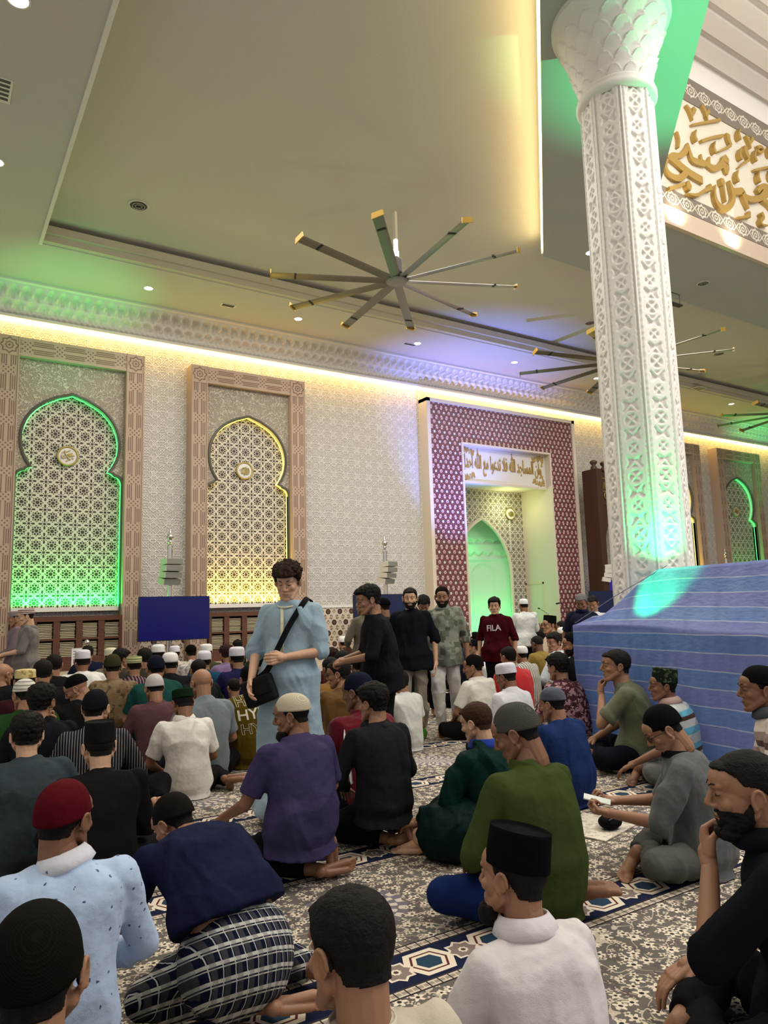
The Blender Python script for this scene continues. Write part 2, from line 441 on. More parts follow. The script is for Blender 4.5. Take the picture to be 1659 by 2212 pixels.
tag(band, 'long white wall band with gold Arabic calligraphy between two patterned borders', 'calligraphy band')
def kid(o, p):
    o.parent = p; o.matrix_parent_inverse = Matrix.Translation(-p.location); return o
kid(panel('border', 10.95, 33.8, 7.70, 7.74, 8.82, 9.17, M_border), band)
kid(panel('border', 10.95, 33.8, 7.70, 7.74, 11.30, 11.85, M_border), band)
kid(boxo('ground', (10.95, 33.8, 7.72, 7.75, 9.17, 11.30), mat('band_ground', (.70, .65, .54), .5)), band)

def ribbon(bm, P, y0, y1):
    """P: (x, z, width) -> flat letter stroke standing proud from y0 to y1, facing -y"""
    Q = catmull(P, 5); n = len(Q); L = []; R = []
    for i, p in enumerate(Q):
        t = Q[min(i+1, n-1)]-Q[max(i-1, 0)]; t = Vector((t.x, t.y)); t = t.normalized() if t.length > 1e-9 else Vector((1, 0))
        nn = Vector((-t.y, t.x))*p.z/2; L.append((p.x+nn.x, p.y+nn.y)); R.append((p.x-nn.x, p.y-nn.y))
    def ring(y): return [bm.verts.new((x, y, z)) for x, z in L], [bm.verts.new((x, y, z)) for x, z in R]
    l0, r0 = ring(y0); l1, r1 = ring(y1)
    for i in range(n-1):
        bm.faces.new((l0[i], l0[i+1], r0[i+1], r0[i])); bm.faces.new((l0[i], l1[i], l1[i+1], l0[i+1])); bm.faces.new((r0[i], r0[i+1], r1[i+1], r1[i]))
    bm.faces.new((l0[0], r0[0], r1[0], l1[0])); bm.faces.new((l0[-1], l1[-1], r1[-1], r0[-1]))
# strokes of the two lines of script, in the plane of the band
STROKES = [
 [(905,1030,70),(880,1090,130),(890,1150,120),(895,1225,50)],[(870,1090,90),(800,1150,64),(735,1160,74),(690,1110,60),(700,1030,18)],
 [(735,1165,70),(660,1110,60),(610,1080,50),(600,1000,16)],[(640,1115,60),(560,1090,70),(500,1060,66),(470,980,50),(445,870,14)],
 [(445,870,16),(420,960,60),(350,1015,56),(270,1020,70),(215,1050,40)],[(235,1040,60),(310,1090,80),(400,1170,86),(500,1240,84),(615,1305,84)],
 [(430,1200,70),(370,1270,70),(290,1275,70),(215,1215,56),(185,1130,36),(210,1060,20)],
 [(425,430,30),(470,500,44),(500,605,12)],[(525,465,46),(510,510,44),(490,560,20)],[(605,430,34),(650,510,44),(672,605,12)],[(690,490,44),(668,530,40),(655,570,20)],
 [(490,660,20),(600,640,24),(820,600,34)],[(600,850,32),(720,810,30),(850,785,34)],
 [(905,765,66),(915,830,56),(945,900,44)],[(940,900,34),(880,930,26),(790,975,12)],
 [(310,740,24),(335,830,26),(328,925,18)],[(1115,785,24),(1150,850,40),(1172,935,12)],[(1195,815,50),(1180,850,36),(1160,880,20)],
 [(1110,915,56),(1115,970,72),(1150,1060,44)],[(1150,1070,34),(1100,1100,24),(1030,1160,12)],
 [(1250,925,44),(1290,920,34),(1315,960,34),(1280,985,34),(1245,960,40)],[(1210,1190,26),(1300,1170,26),(1400,1150,30)],
 [(755,1365,14),(745,1460,34),(775,1570,60),(850,1640,78),(930,1600,60),(965,1520,56),(950,1420,60),(915,1310,16)],
 [(940,1430,64),(1010,1440,76),(1070,1440,76),(1095,1520,70),(1140,1640,26)],[(1090,1500,72),(1180,1530,70),(1280,1510,74),(1340,1450,110),(1330,1380,70)],
 [(1245,1440,50),(1290,1385,60),(1350,1385,64),(1420,1450,90)],[(1300,1530,56),(1360,1570,60),(1420,1640,60)],
 [(825,1290,50),(835,1340,74),(850,1370,36)],[(840,1360,24),(855,1460,22),(872,1560,12)],
 [(210,1405,30),(300,1380,30),(390,1350,34)],[(430,1320,16),(437,1375,84),(450,1435,16)],[(420,1465,12),(530,1485,34),(620,1435,30),(690,1400,54)],[(690,1360,30),(692,1430,26)],
 [(1005,1740,10),(1090,1738,26),(1145,1715,54)],[(1140,1675,30),(1145,1745,26)],[(1280,1690,54),(1300,1740,50),(1270,1790,34)],[(1268,1780,26),(1290,1830,24),(1365,1835,10)]]
for cx_, cy_ in ((520,730),(740,865),(1030,710),(1045,940),(1005,1200),(1215,960),(1255,1205),(1385,905),(1400,1180)):
    STROKES.append([(cx_, cy_, 8),(cx_-14, cy_+62, 26),(cx_-2, cy_+112, 40),(cx_+12, cy_+126, 20)])
bm = bmesh.new()
for st in STROKES:
    P = []
    for (a, b, wd) in st:
        px, py = 1400+a/5.394, 150+b/5.394
        q = at_y(px, py, 7.70); q2 = at_y(px+wd/5.394*.7, py-wd/5.394*.7*.3, 7.70)
        P.append((q.x, q.z, wd/5.394*.0102))
    ribbon(bm, P, 7.66-.0014*STROKES.index(st), 7.73)
bmesh.ops.recalc_face_normals(bm, faces=bm.faces); kid(obj('lettering', bm, M_gold), band)

# cornice of tiered niches
def cornice():
    per, nu, nv = .24, 14, 60
    n = 142
    u = np.linspace(0, 1, nu, endpoint=False); uu = np.concatenate([u+k for k in range(n)])
    v = np.linspace(0, 1, nv); U, V = np.meshgrid(uu, v)
    z = .62*V; y = .05+.10*V
    def tier(v0, a, s_, ph, mul=1):      # each tier oversails the one below along a row of little arches
        c = np.abs(((U*mul+ph) % 1)-.5)/.5
        b = v0+a*np.sqrt(np.clip(1-np.clip(c/.86, 0, 1)**2, 0, 1))
        return s_*smoothstep((V-b)/.022)-.035*smoothstep((.30-np.abs(c-0))/.2)*smoothstep((b-V)/.05)*(V > v0-.06)
    y = y+tier(.06, .08, .05, 0, 2)+tier(.26, .20, .16, .5)+tier(.56, .28, .20, 0)+.03*(V > .965)+.02*(np.abs(V-.20) < .012)
    x = U*per
    P = np.stack([x, -y, z], -1)
    o = link('trim_6', grid_mesh('cornice', P), M_white, smooth=False); o.location = (-1.0, W, 7.84); struct(o)
    bm = bmesh.new(); box(bm, -1, 33, W-.66, W, 8.40, 8.46); box(bm, -1, 33, W-.16, W, 7.80, 7.86); struct(obj('trim_7', bm, M_white))
cornice()
tag(boxo('led_strip', (-.9, 33, W-.10, W-.04, 7.73, 7.785), M_led_warm), 'long bright warm light strip under the tiered white cornice', 'led strip')
for k in range(5):
    lamp('strip_wash', 'AREA', (1.5+k*6.5, W-.30, 7.66), 13, (1, .60, .14), (1.5+k*6.5, W+.1, 6.7), 6.4, .06)

# ================================================================ arched wall panels
def arch_outline(hw=1.08, z0=0.0, zs=3.0, ztop=4.65):
    """half outline right side from bottom to apex (x >= 0), horseshoe with shoulders"""
    p = [(hw, z0), (hw, zs-.25)]
    for a in np.linspace(0, 90, 6)[1:]: p.append((hw-.17+.17*math.cos(math.radians(a)), zs-.25+.20*math.sin(math.radians(a))))
    nx = .86; p.append((nx, zs+.0))
    cz, R = zs+.62, 1.0
    for a in np.linspace(-38, 58, 12): p.append((R*math.cos(math.radians(a))*.99, cz+R*math.sin(math.radians(a))*.98))
    p += [(.30, ztop-.10), (0, ztop)]
    return p
def full_outline(h): return h + [(-x, z) for x, z in reversed(h[:-1])]
def arch_tube(name, pts, y, r, m, loc, parent):
    bm = bmesh.new(); tube(bm, [(x, y, z) for x, z in pts], r, 6); return obj(name, bm, m, parent, None)
def letters(bm, kind, R):
    S_ = {'allah': [[(-.72,-.02,.05),(-.62,.12,.07),(-.35,.35,.07),(-.05,.42,.06),(.28,.60,.03)],[(-.50,-.42,.05),(-.46,-.2,.09),(-.38,.1,.06)],
                    [(-.38,.1,.06),(-.36,-.25,.10),(-.22,-.42,.10),(-.10,-.28,.10),(-.08,.2,.07),(-.12,.32,.04)],
                    [(-.10,-.28,.08),(.05,-.44,.10),(.16,-.3,.10),(.14,.3,.07),(.1,.4,.03)],[(.16,-.3,.08),(.28,-.42,.08),(.36,-.3,.09),(.34,.1,.08),(.26,.35,.04)],
                    [(.42,.42,.04),(.56,.2,.09),(.62,-.15,.09),(.50,-.42,.06),(.30,-.50,.03)],[(-.06,-.58,.04),(0,-.64,.08),(.08,-.58,.04)]],
          'name': [[(-.35,.66,.04),(-.28,.3,.09),(-.1,.0,.11),(.1,-.3,.1),(.35,-.46,.09)],[(-.1,.0,.09),(-.25,-.2,.08),(-.5,-.3,.09),(-.68,-.15,.08),(-.68,.1,.05)],
                   [(-.2,.48,.05),(.05,.6,.07),(.3,.72,.05)],[(.0,.22,.06),(.3,.30,.09),(.55,.42,.05)],[(0,.08,.07),(.4,.14,.1),(.75,.14,.06)],
                   [(.1,-.06,.07),(.45,0,.08),(.75,.08,.05)],[(-.65,.3,.05),(-.55,.45,.09),(-.45,.5,.05)],[(-.2,-.66,.04),(0,-.58,.07),(.15,-.5,.04)],
                   [(.5,-.22,.05),(.6,-.28,.09),(.66,-.34,.04)],[(-.48,0,.05),(-.44,-.1,.08)]]}[kind]
    for s in S_: ribbon(bm, [(x*R, z*R, w_*R*1.15) for x, z, w_ in s], -.055, -.02)
def medallion(loc, R, kind, label):
    t = empty('medallion', loc); tag(t, label, 'medallion')
    bm = bmesh.new(); bmesh.ops.create_cone(bm, cap_ends=True, segments=48, radius1=R*.9, radius2=R*.9, depth=.04, matrix=Matrix.Rotation(PI/2, 4, 'X'))
    obj('disc', bm, M_white, t)
    bm = bmesh.new(); n = 48
    tube(bm, [(R*.93*math.cos(2*PI*i/n), -.02, R*.93*math.sin(2*PI*i/n)) for i in range(n+1)], R*.10, 8, cap=False); obj('rim', bm, M_goldrim, t, smooth=True)
    bm = bmesh.new(); letters(bm, kind, R*.82); obj('lettering', bm, M_goldrim, t)
def wall_panel(cx, led_m, green, kind, label, med_label, hw=1.47):
    t = empty('arched_wall_panel', (cx, W, 0)); tag(t, label, 'wall panel')
    F = FRONT-W; pw = .40; zt, zb = 7.32, .0
    for s in (-1, 1):
        xc = s*(hw-pw/2); bm = bmesh.new(); box(bm, -pw/2, pw/2, F, 0, 1.5-4.2, zt-.42-4.2); box(bm, -pw/2, pw/2, F, 0, -4.2, 1.5-4.2)
        o = obj('pilaster', bm, M_pilaster, t, (xc, 0, 4.2))
        bm = bmesh.new(); box(bm, -.2, .2, F-.01, 0, -.21, .21); obj('corner_block', bm, M_corner, t, (xc, 0, zt-.21))
        bm = bmesh.new()
        for dx in (-.19, .17): box(bm, xc+dx, xc+dx+.02, F-.025, F, 0, zt)
        obj('edge_bead', bm, M_brown, t)
    bm = bmesh.new(); box(bm, -(hw-pw), hw-pw, F, 0, -.2, .2); obj('lintel', bm, M_lintel, t, (0, 0, zt-.2))
    h = arch_outline(1.07, 1.62, 4.60, 6.27); y = -.20
    ow = hw-pw
    bm = bmesh.new()
    for s in (1, -1):
        hs = [(x*s, z) for x, z in h]
        prism(bm, hs + [(0, zt-.4), (ow*s, zt-.4), (ow*s, 1.62)], 'y', y, y+.05)
    obj('scroll_panel', bm, M_floral, t)
    out = full_outline(h)
    arch_tube('arch_trim', out, y-.01, .035, M_dark_trim, None, t)
    bm = bmesh.new(); P0 = [bm.verts.new((x, y+.05, z)) for x, z in out]; P1 = [bm.verts.new((x, .30, z)) for x, z in out]
    for i in range(len(out)-1): bm.faces.new((P0[i], P0[i+1], P1[i+1], P1[i]))
    obj('reveal', bm, M_white, t)
    bm = bmesh.new(); prism(bm, [(x, z) for x, z in full_outline([(x*1.03, z) for x, z in h])], 'y', -.02, -.005); obj('pierced_screen', bm, M_screen, t)
    inner = full_outline([(x-.03 if x > .05 else x, z-(.03 if z > 5 else 0)) for x, z in h])
    arch_tube('light_tube', inner, -.10, .011, led_m, None, t)
    bm = bmesh.new(); box(bm, -1.05, 1.05, -.18, -.02, 1.62, 1.70); obj('sill', bm, M_white, t)
    colr = (0, 1, .10) if green else (1, .74, .08)
    a = lamp('panel_uplight', 'AREA', (cx, W-.17, 1.74), 34 if green else 34, colr, (cx, W-.04, 4.6), 2.0, .08)
    medallion((cx-.05, W-.06, 4.93), .215, kind, med_label)
wall_panel(2.52, M_led_green, True, 'name', 'arched lattice wall panel glowing green, behind the standing man with the striped cap', 'round gold-rimmed medallion on the leftmost green lattice panel')
wall_panel(6.53, M_led_yellow, False, 'allah', 'arched lattice wall panel glowing yellow, beside the blue screen', 'round gold-rimmed medallion on the yellow lattice panel left of the niche')
wall_panel(23.07, M_led_yellow, False, 'allah', 'arched lattice wall panel glowing yellow, half hidden by the carved column', 'round medallion on the yellow lattice panel right of the column')
wall_panel(27.08, M_led_green, True, 'name', 'arched lattice wall panel glowing green, at the far right beyond the column', 'round medallion on the green lattice panel at the far right')

# ================================================================ portal with the niche
PC, PH = 14.8, 2.86
t = empty('niche_portal', (PC, W, 0)); portal = t; tag(t, 'tall portal faced with maroon star tiles round a deep recess with a green pointed niche', 'portal')
F = FRONT-W
bm = bmesh.new(); box(bm, -PH, -1.74, F, .0, 0, 7.34); box(bm, 1.80, PH, F, .0, 0, 7.34); box(bm, -1.74, 1.80, F, .0, 6.26, 7.34); obj('tiled_surround', bm, M_maroon_tile, t)
bm = bmesh.new()
for s in (-1, 1): box(bm, s*(PH+.06)-.06, s*(PH+.06)+.06, F-.05, 0, 0, 7.44)
box(bm, -PH-.12, PH+.12, F-.05, 0, 7.34, 7.44); obj('outer_frame', bm, M_cream, t)
bm = bmesh.new(); box(bm, -1.76, -1.70, F-.04, 1.2, 0, 6.26); box(bm, 1.78, 1.84, F-.04, 1.2, 0, 6.26); box(bm, -1.7, 1.78, F-.04, F+.3, 6.20, 6.26); obj('inner_frame', bm, M_cream, t)
sg = empty('calligraphy_sign', (PC, W, 5.17)); tag(sg, 'white sign board with gold Arabic verse across the top of the niche portal', 'sign')
bm = bmesh.new(); box(bm, -1.70, 1.78, -.16, -.02, .0, 1.03); obj('board', bm, mat('sign_board', (.70, .66, .58), .5), sg)
bm = bmesh.new(); box(bm, -1.70, 1.78, -.20, -.02, -.07, .0); obj('bottom_rail', bm, M_cream, sg)
for sx_, sz_ in ((-1, 0), (-1, 1), (1, 0), (1, 1)):
    bm = bmesh.new()
    for k in range(9):
        rr = .03+.05*((k*7) % 5)/5; cx_ = sx_*(1.63-.055*k)+.04; cz_ = (.06+.030*((k*5) % 9)*.6) if sz_ == 0 else (.97-.030*((k*5) % 9)*.6)
        bmesh.ops.create_icosphere(bm, subdivisions=1, radius=rr, matrix=Matrix.Translation((cx_, -.17, cz_)) @ Matrix.Diagonal((1, .3, 1, 1)))
        if k < 5: bmesh.ops.create_icosphere(bm, subdivisions=1, radius=rr*.8, matrix=Matrix.Translation((sx_*(1.66-.02*k)+.04, -.17, (.06+.07*k) if sz_ == 0 else (.97-.07*k))) @ Matrix.Diagonal((1, .3, 1, 1)))
    obj('corner_scroll', bm, M_gold, sg)
ARABIC = "\ufe8d\ufeaa\ufea3\ufe83 \ufdf2 \ufeca\ufee3 \ufe8d\ufeee\ufecb\ufeaa\ufe97 \ufefc\ufed3 \ufdf2 \ufeaa\ufe9f\ufe8e\ufeb4\ufee4\ufedf\ufe8d \ufee5\ufe83\ufeed"
cu = bpy.data.curves.new('lettering', 'FONT'); cu.body = ARABIC; cu.size = .62; cu.extrude = .012; cu.align_x = 'CENTER'; cu.offset = .006
tx = bpy.data.objects.new('lettering_curve', cu); C.objects.link(tx); bpy.context.view_layer.update()
me = bpy.data.meshes.new_from_object(tx.evaluated_get(bpy.context.evaluated_depsgraph_get())); bpy.data.objects.remove(tx)
if len(me.vertices):
    co = np.empty(len(me.vertices)*3, np.float32); me.vertices.foreach_get('co', co); co = co.reshape(-1, 3)
    mnx, mxx_ = co.min(0), co.max(0); sc = np.array([3.1/(mxx_[0]-mnx[0]), .80/(mxx_[1]-mnx[1])])
    out = np.stack([(co[:, 0]-(mnx[0]+mxx_[0])/2)*sc[0]+.04, -.175-co[:, 2], (co[:, 1]-mnx[1])*sc[1]+.17], -1)
    me.vertices.foreach_set('co', out.reshape(-1).astype(np.float32)); me.update()
    link('lettering', me, M_gold, sg)
# recess behind the portal
RB = 17.5
bm = bmesh.new(); box(bm, 16.63, 16.75, W+.3, 18.2, 0, 5.3); box(bm, 12.98, 13.1, W+.3, 18.2, 0, 5.3); struct(obj('wall_recess', bm, mat('pale_wall', (.64, .62, .50), .6)))
struct(boxo('ceiling_recess', (12.98, 16.75, W, 18.2, 5.17, 5.4), M_cream))
nt = portal; NO = (0, RB-W, 0)
def pointed(hw, zs, zt, n=12):
    p = [(hw, 0), (hw, zs)]; am = math.acos(.6/1.6)
    for i in range(1, n+1):
        a = am*i/n; p.append((hw*(1.6*math.cos(a)-.6) if i < n else 0, zs+(zt-zs)*math.sin(a)/math.sin(am)))
    return p
ph = pointed(1.15, 2.45, 4.25)
bm = bmesh.new()
for s in (1, -1): prism(bm, [(x*s, z) for x, z in ph]+[(0, 5.17), (1.80*s, 5.17), (1.80*s, 0)], 'y', 0, .06)
obj('lattice_wall', bm, M_screen2, nt, NO)
bm = bmesh.new(); tube(bm, [(x, -.03, z) for x, z in full_outline(ph)], .06, 6); obj('niche_trim', bm, M_cream, nt, NO)
M_niche = mat('niche_plaster', (.62, .66, .55), .5)
# curved back of the niche with two small arches in relief
n_u, n_v = 56, 110; U, V = np.meshgrid(np.linspace(-1, 1, n_u), np.linspace(0, 4.4, n_v))
Y = .75*np.sqrt(np.clip(1-U**2, 0, 1))
for xc in (-.48, .48):
    d = np.abs(U-xc); arc = (V < 2.5)*(d < .30) + ((d**2+((V-2.5)/1.15)**2) < .09)*(V >= 2.5); Y = Y+.05*(arc > 0)
Y -= .06*((V > 2.95) & (V < 3.05)); Y -= .09*smoothstep((V-3.1-.12*np.abs(np.cos(U*PI*4)))/.05)*(V < 3.55); Y -= .09*smoothstep((V-3.5-.12*np.abs(np.sin(U*PI*4)))/.05)
P = np.stack([U*1.2, Y+.05, V], -1); link('niche_back', grid_mesh('niche_back', P), M_niche, nt, NO)
lamp('niche_light', 'AREA', (PC, RB+.12, .5), 20, (0, 1, .24), (PC, RB+.5, 3.2), 1.6, .2)
lamp('niche_light', 'POINT', (PC, RB+.25, 3.3), 5, (0, 1, .24), radius=.15)
lamp('recess_light', 'POINT', (15.6, 17.0, 4.6), 15, (.9, 1, .5), radius=.2)
medallion((16.02, RB-.03, 4.45), .20, 'allah', 'round medallion on the lattice right of the pointed green niche')
dr = empty('door_1', (16.63, 17.12, 0)); dr['kind'] = 'structure'
M_door = mat('door_paint', (.66, .55, .36), .4)
bm = bmesh.new(); box(bm, -.035, 0, -.37, .33, 0.02, 2.14, bev=.004); obj('door_leaf', bm, M_door, dr)
bm = bmesh.new(); box(bm, -.06, 0, -.43, -.37, 0, 2.20); box(bm, -.06, 0, .33, .37, 0, 2.20); box(bm, -.06, 0, -.43, .37, 2.14, 2.20); obj('door_frame', bm, M_door, dr)
bm = bmesh.new(); box(bm, -.045, -.03, .12, .22, 1.1, 1.75); obj('door_glass', bm, mat('door_glass', (.30, .38, .55), .15), dr)
bm = bmesh.new(); box(bm, -.045, -.03, -.15, .0, 1.72, 1.82); obj('door_notice', bm, mat('notice_green', (.25, .30, .12), .5), dr)
bm = bmesh.new(); tube(bm, [(-.04, .25, 1.05), (-.09, .25, 1.05), (-.09, .14, 1.05)], .012); obj('door_handle', bm, M_steel, dr)
# dado tiles and plinth
for i, (a, b) in enumerate(((4.02, 5.03), (8.03, 11.8), (17.8, 21.55), (24.58, 25.58))):
    struct(panel('wall_dado', a, b, W-.05, W, .0, 1.56, M_dado))
bm = bmesh.new()
for a, b in ((4.02, 5.03), (8.03, 11.8), (17.8, 21.55), (24.58, 25.58)): box(bm, a, b, W-.07, W, 1.56, 1.62)
struct(obj('trim_8', bm, M_white))
bm = bmesh.new()
for a, b in ((-3, 12.0), (17.75, 33)):
    box(bm, a, b, 15.55, W, 0, .22); box(bm, a, b, 15.75, W, .22, .42)
struct(obj('trim_9', bm, M_stone))

# ================================================================ column
def column(cx, cy):
    t = empty('carved_column', (cx, cy, 0)); tag(t, 'white octagonal column carved with interlaced star relief and a leafy flared capital', 'column')
    z0, z1 = 0.0, 7.36; na, nzv = 8*30, 560
    A, Z = np.meshgrid(np.arange(na)/na, np.linspace(z0, z1, nzv))
    side = np.floor(A*8); f = A*8-side                       # 0..1 across a panel
    R = .405-.012*(Z/7.4)
    ang = (side+.5)/8*2*PI
    w_ = 2*R*np.tan(PI/8); sx_ = (f-.5)*w_                    # metres across
    ap = R*np.cos(0)                                         # apothem
    p = sx_/.30; q = Z/.62
    P_ = np.abs(((p+.5) % 1)-.5)                              # 0 centre .5 edge
    Q_ = np.abs(((q) % 1)-.5)                                # 0..0.5
    def line(d, w0): return 1-smoothstep((np.abs(d)-w0)/.022)
    X_ = P_*.30; Z_ = Q_*.62                                  # metres, folded
    h = np.zeros_like(X_)
    for d, wd in ((X_-Z_+.0, .010), (X_+Z_-.155, .010), (np.hypot(X_, Z_)-.085, .009), (X_-.112, .008), (X_-(Z_-.20), .010), (np.hypot(X_, Z_-.31)-.07, .009), (X_+(Z_-.31)*1.0-.0, .009), (Z_-.20-.6*X_, .008), (np.hypot(X_-.13, Z_-.16)-.05, .008)):
        h = np.maximum(h, line(d, wd))
    plain = (Z_ > .225) & (X_ > .055) & (X_ < .10)
    h = np.where(plain, 1, h)
    edge = smoothstep((np.abs(sx_)-(w_/2-.022))/.006)
    groove = smoothstep((np.abs(sx_)-(w_/2-.030))/.004)*(1-edge)
    h = np.maximum(h*(1-groove), edge*1.0)
    r_ap = ap - .026*(1-h)
    xx = r_ap*np.cos(ang)-sx_*np.sin(ang); yy = r_ap*np.sin(ang)+sx_*np.cos(ang)
    P = np.stack([xx, yy, Z], -1)
    link('shaft', grid_mesh('shaft', P, True), M_white, t)
    bm = bmesh.new(); lathe(bm, [(.50, 0), (.50, .25), (.46, .30), (.43, .34), (.40, .36)], 8); obj('base', bm, M_white, t)
    # capital
    na, nv = 240, 100
    A, V = np.meshgrid(np.arange(na)/na, np.linspace(0, 1, nv))
    base = .40+.23*V**1.5+.03*V
    lobes = 14; d = np.zeros_like(A)
    for k in range(5):
        v0 = .02+k*.175; U_ = (A*lobes+(k % 2)*.5) % 1
        b = v0+.15*np.abs(np.sin(PI*U_))**.6
        inside = (V > v0-.02) & (V < b)
        rel = np.clip((V-v0)/.16, 0, 1)
        d += np.where(inside, .030*rel*(.4+.6*np.abs(np.sin(PI*U_))**.5), 0)
        d += np.where(inside & (np.abs(V-b) < .018), .008, 0)
    R_ = base+d
    P = np.stack([R_*np.cos(A*2*PI), R_*np.sin(A*2*PI), 7.42+.93*V], -1)
    link('capital', grid_mesh('capital', P, True), M_white, t, smooth=True)
    bm = bmesh.new(); lathe(bm, [(.38, 7.30), (.44, 7.31), (.465, 7.34), (.465, 7.38), (.44, 7.41), (.45, 7.43), (.43, 7.46), (.38, 7.47)], 48, cap=False); obj('collar', bm, M_white, t, smooth=True)
    bm = bmesh.new(); lathe(bm, [(.60, 8.30), (.68, 8.33), (.70, 8.38), (.70, 8.449)], 48); obj('abacus', bm, M_white, t, smooth=False)
column(6.72, 5.1)
# ================================================================ people: shapes
V = Vector
def rcone(bm, p0, r0, p1, r1, n=14, flat0=False, flat1=False):
    """round-ended tapered limb; a flat end makes a cuff"""
    p0, p1 = V(p0), V(p1); d = p1-p0; L = d.length
    q = d.to_track_quat('Z', 'Y') if L > 1e-6 else Quaternion()
    prof = []
    if flat0: prof += [(.001, 0), (r0, 0)]
    else: prof += [(max(.001, r0*math.sin(a)), -r0*math.cos(a)) for a in (0.0, .5, 1.05, PI/2)]
    if flat1: prof += [(r1, L), (.001, L)]
    else: prof += [(max(.001, r1*math.cos(a)), L+r1*math.sin(a)) for a in (0.0, .52, 1.05, PI/2)]
    rings = []
    for r, z in prof: rings.append([bm.verts.new(p0+q @ V((r*math.cos(2*PI*i/n), r*math.sin(2*PI*i/n), z))) for i in range(n)])
    for a, b in zip(rings, rings[1:]):
        for i in range(n): bm.faces.new((a[i], a[(i+1) % n], b[(i+1) % n], b[i]))
    bm.faces.new(rings[0][::-1]); bm.faces.new(rings[-1])
def ell(bm, c, r, rot=None, sub=3):
    M = Matrix.Translation(c) @ (rot.to_4x4() if rot is not None else Matrix()) @ Matrix.Diagonal((*r, 1))
    bmesh.ops.create_icosphere(bm, subdivisions=sub, radius=1, matrix=M)
def loft(bm, rings, n=24):
    """rings: (centre, X axis vector*half width, Y axis vector*half depth)"""
    R = [[bm.verts.new(c+a*math.cos(2*PI*i/n)+b*math.sin(2*PI*i/n)) for i in range(n)] for c, a, b in rings]
    for a, b in zip(R, R[1:]):
        for i in range(n): bm.faces.new((a[i], a[(i+1) % n], b[(i+1) % n], b[i]))
    bm.faces.new(R[0][::-1]); bm.faces.new(R[-1])
def remesh(bm, vox, smooth=2, fac=.5):
    bmesh.ops.recalc_face_normals(bm, faces=bm.faces)
    me = bpy.data.meshes.new('t'); bm.to_mesh(me); bm.free()
    o = bpy.data.objects.new('t', me); C.objects.link(o)
    m = o.modifiers.new('r', 'REMESH'); m.mode = 'VOXEL'; m.voxel_size = vox
    if smooth: s = o.modifiers.new('s', 'SMOOTH'); s.iterations = smooth; s.factor = fac
    bpy.context.view_layer.update()
    out = bpy.data.meshes.new_from_object(o.evaluated_get(bpy.context.evaluated_depsgraph_get()))
    bpy.data.objects.remove(o); bpy.data.meshes.remove(me); return out
def getco(me):
    a = np.empty(len(me.vertices)*3, np.float32); me.vertices.foreach_get('co', a); return a.reshape(-1, 3)
def setco(me, a): me.vertices.foreach_set('co', np.ascontiguousarray(a, np.float32).reshape(-1)); me.update()
def getno(me):
    a = np.empty(len(me.vertices)*3, np.float32); me.vertices.foreach_get('normal', a); return a.reshape(-1, 3)

_R = np.random.RandomState(3); _W = [(_R.normal(size=3), _R.uniform(0, 6.28), _R.uniform(.6, 1.0)) for _ in range(60)]
def wrinkle(co, seed, freq=(9, 9, 4), amp=.006):
    """soft cloth folds from a sum of bent waves, ridged"""
    c = co*np.array(freq); warp = np.stack([np.sin(c[:, 1]*1.3+seed), np.sin(c[:, 2]*1.1+seed*2), np.sin(c[:, 0]*1.2+seed*3)], -1)*.8
    c = c+warp; h = np.zeros(len(co))
    for k in range(7):
        d, ph, a = _W[(int(seed*13)+k*5) % 60]; h += a*(1-np.abs(np.sin(c @ (d/np.linalg.norm(d))*(.8+.25*k)+ph+seed)))**1.5/(1+.35*k)
    return np.maximum((h-h.mean())*amp, -.0035)

# ---- head template (forward +Y, right +X), origin between the ears
def make_head(vox):
    bm = bmesh.new()
    ell(bm, (0, -.012, .036), (.076, .097, .084)); ell(bm, (0, .022, -.012), (.066, .070, .075))
    ell(bm, (0, .040, -.058), (.052, .052, .046)); ell(bm, (0, .068, -.094), (.026, .024, .018)); ell(bm, (0, .052, .048), (.060, .046, .048))
    for s in (-1, 1):
        rcone(bm, (s*.060, .002, -.040), .020, (s*.030, .064, -.088), .018)       # jaw
        ell(bm, (s*.040, .062, -.016), (.022, .020, .020))                        # cheek
        rcone(bm, (s*.012, .093, .034), .009, (s*.044, .078, .037), .009)         # brow ridge
        ell(bm, (s*.031, .076, .016), (.0145, .0135, .0115))                      # lid
        ell(bm, (s*.013, .094, -.024), (.0095, .011, .008))                       # nostril
        # ear
        for k in range(7):
            a0, a1 = (math.radians(q) for q in (-70+k*34, -70+(k+1)*34))
            P = lambda a: (s*(.080+.010*math.cos(a*.5)), -.014-.017*math.sin(a-1.2), .000+.029*math.cos(a-1.2)*1.0)
            rcone(bm, P(a0), .0055, P(a1), .0055, 8)
        ell(bm, (s*.080, -.014, .002), (.0065, .016, .027)); ell(bm, (s*.078, -.004, -.026), (.0065, .008, .010))
    rcone(bm, (0, .089, .026), .008, (0, .110, -.016), .011); ell(bm, (0, .108, -.019), (.012, .011, .010))
    rcone(bm, (-.018, .084, -.050), .007, (.018, .084, -.050), .007); rcone(bm, (-.016, .084, -.060), .0078, (.016, .084, -.060), .0078); ell(bm, (0, .090, -.055), (.012, .008, .010))
    rcone(bm, (0, -.030, -.01), .060, (0, -.034, -.13), .054)
    return remesh(bm, vox, 2, .4)
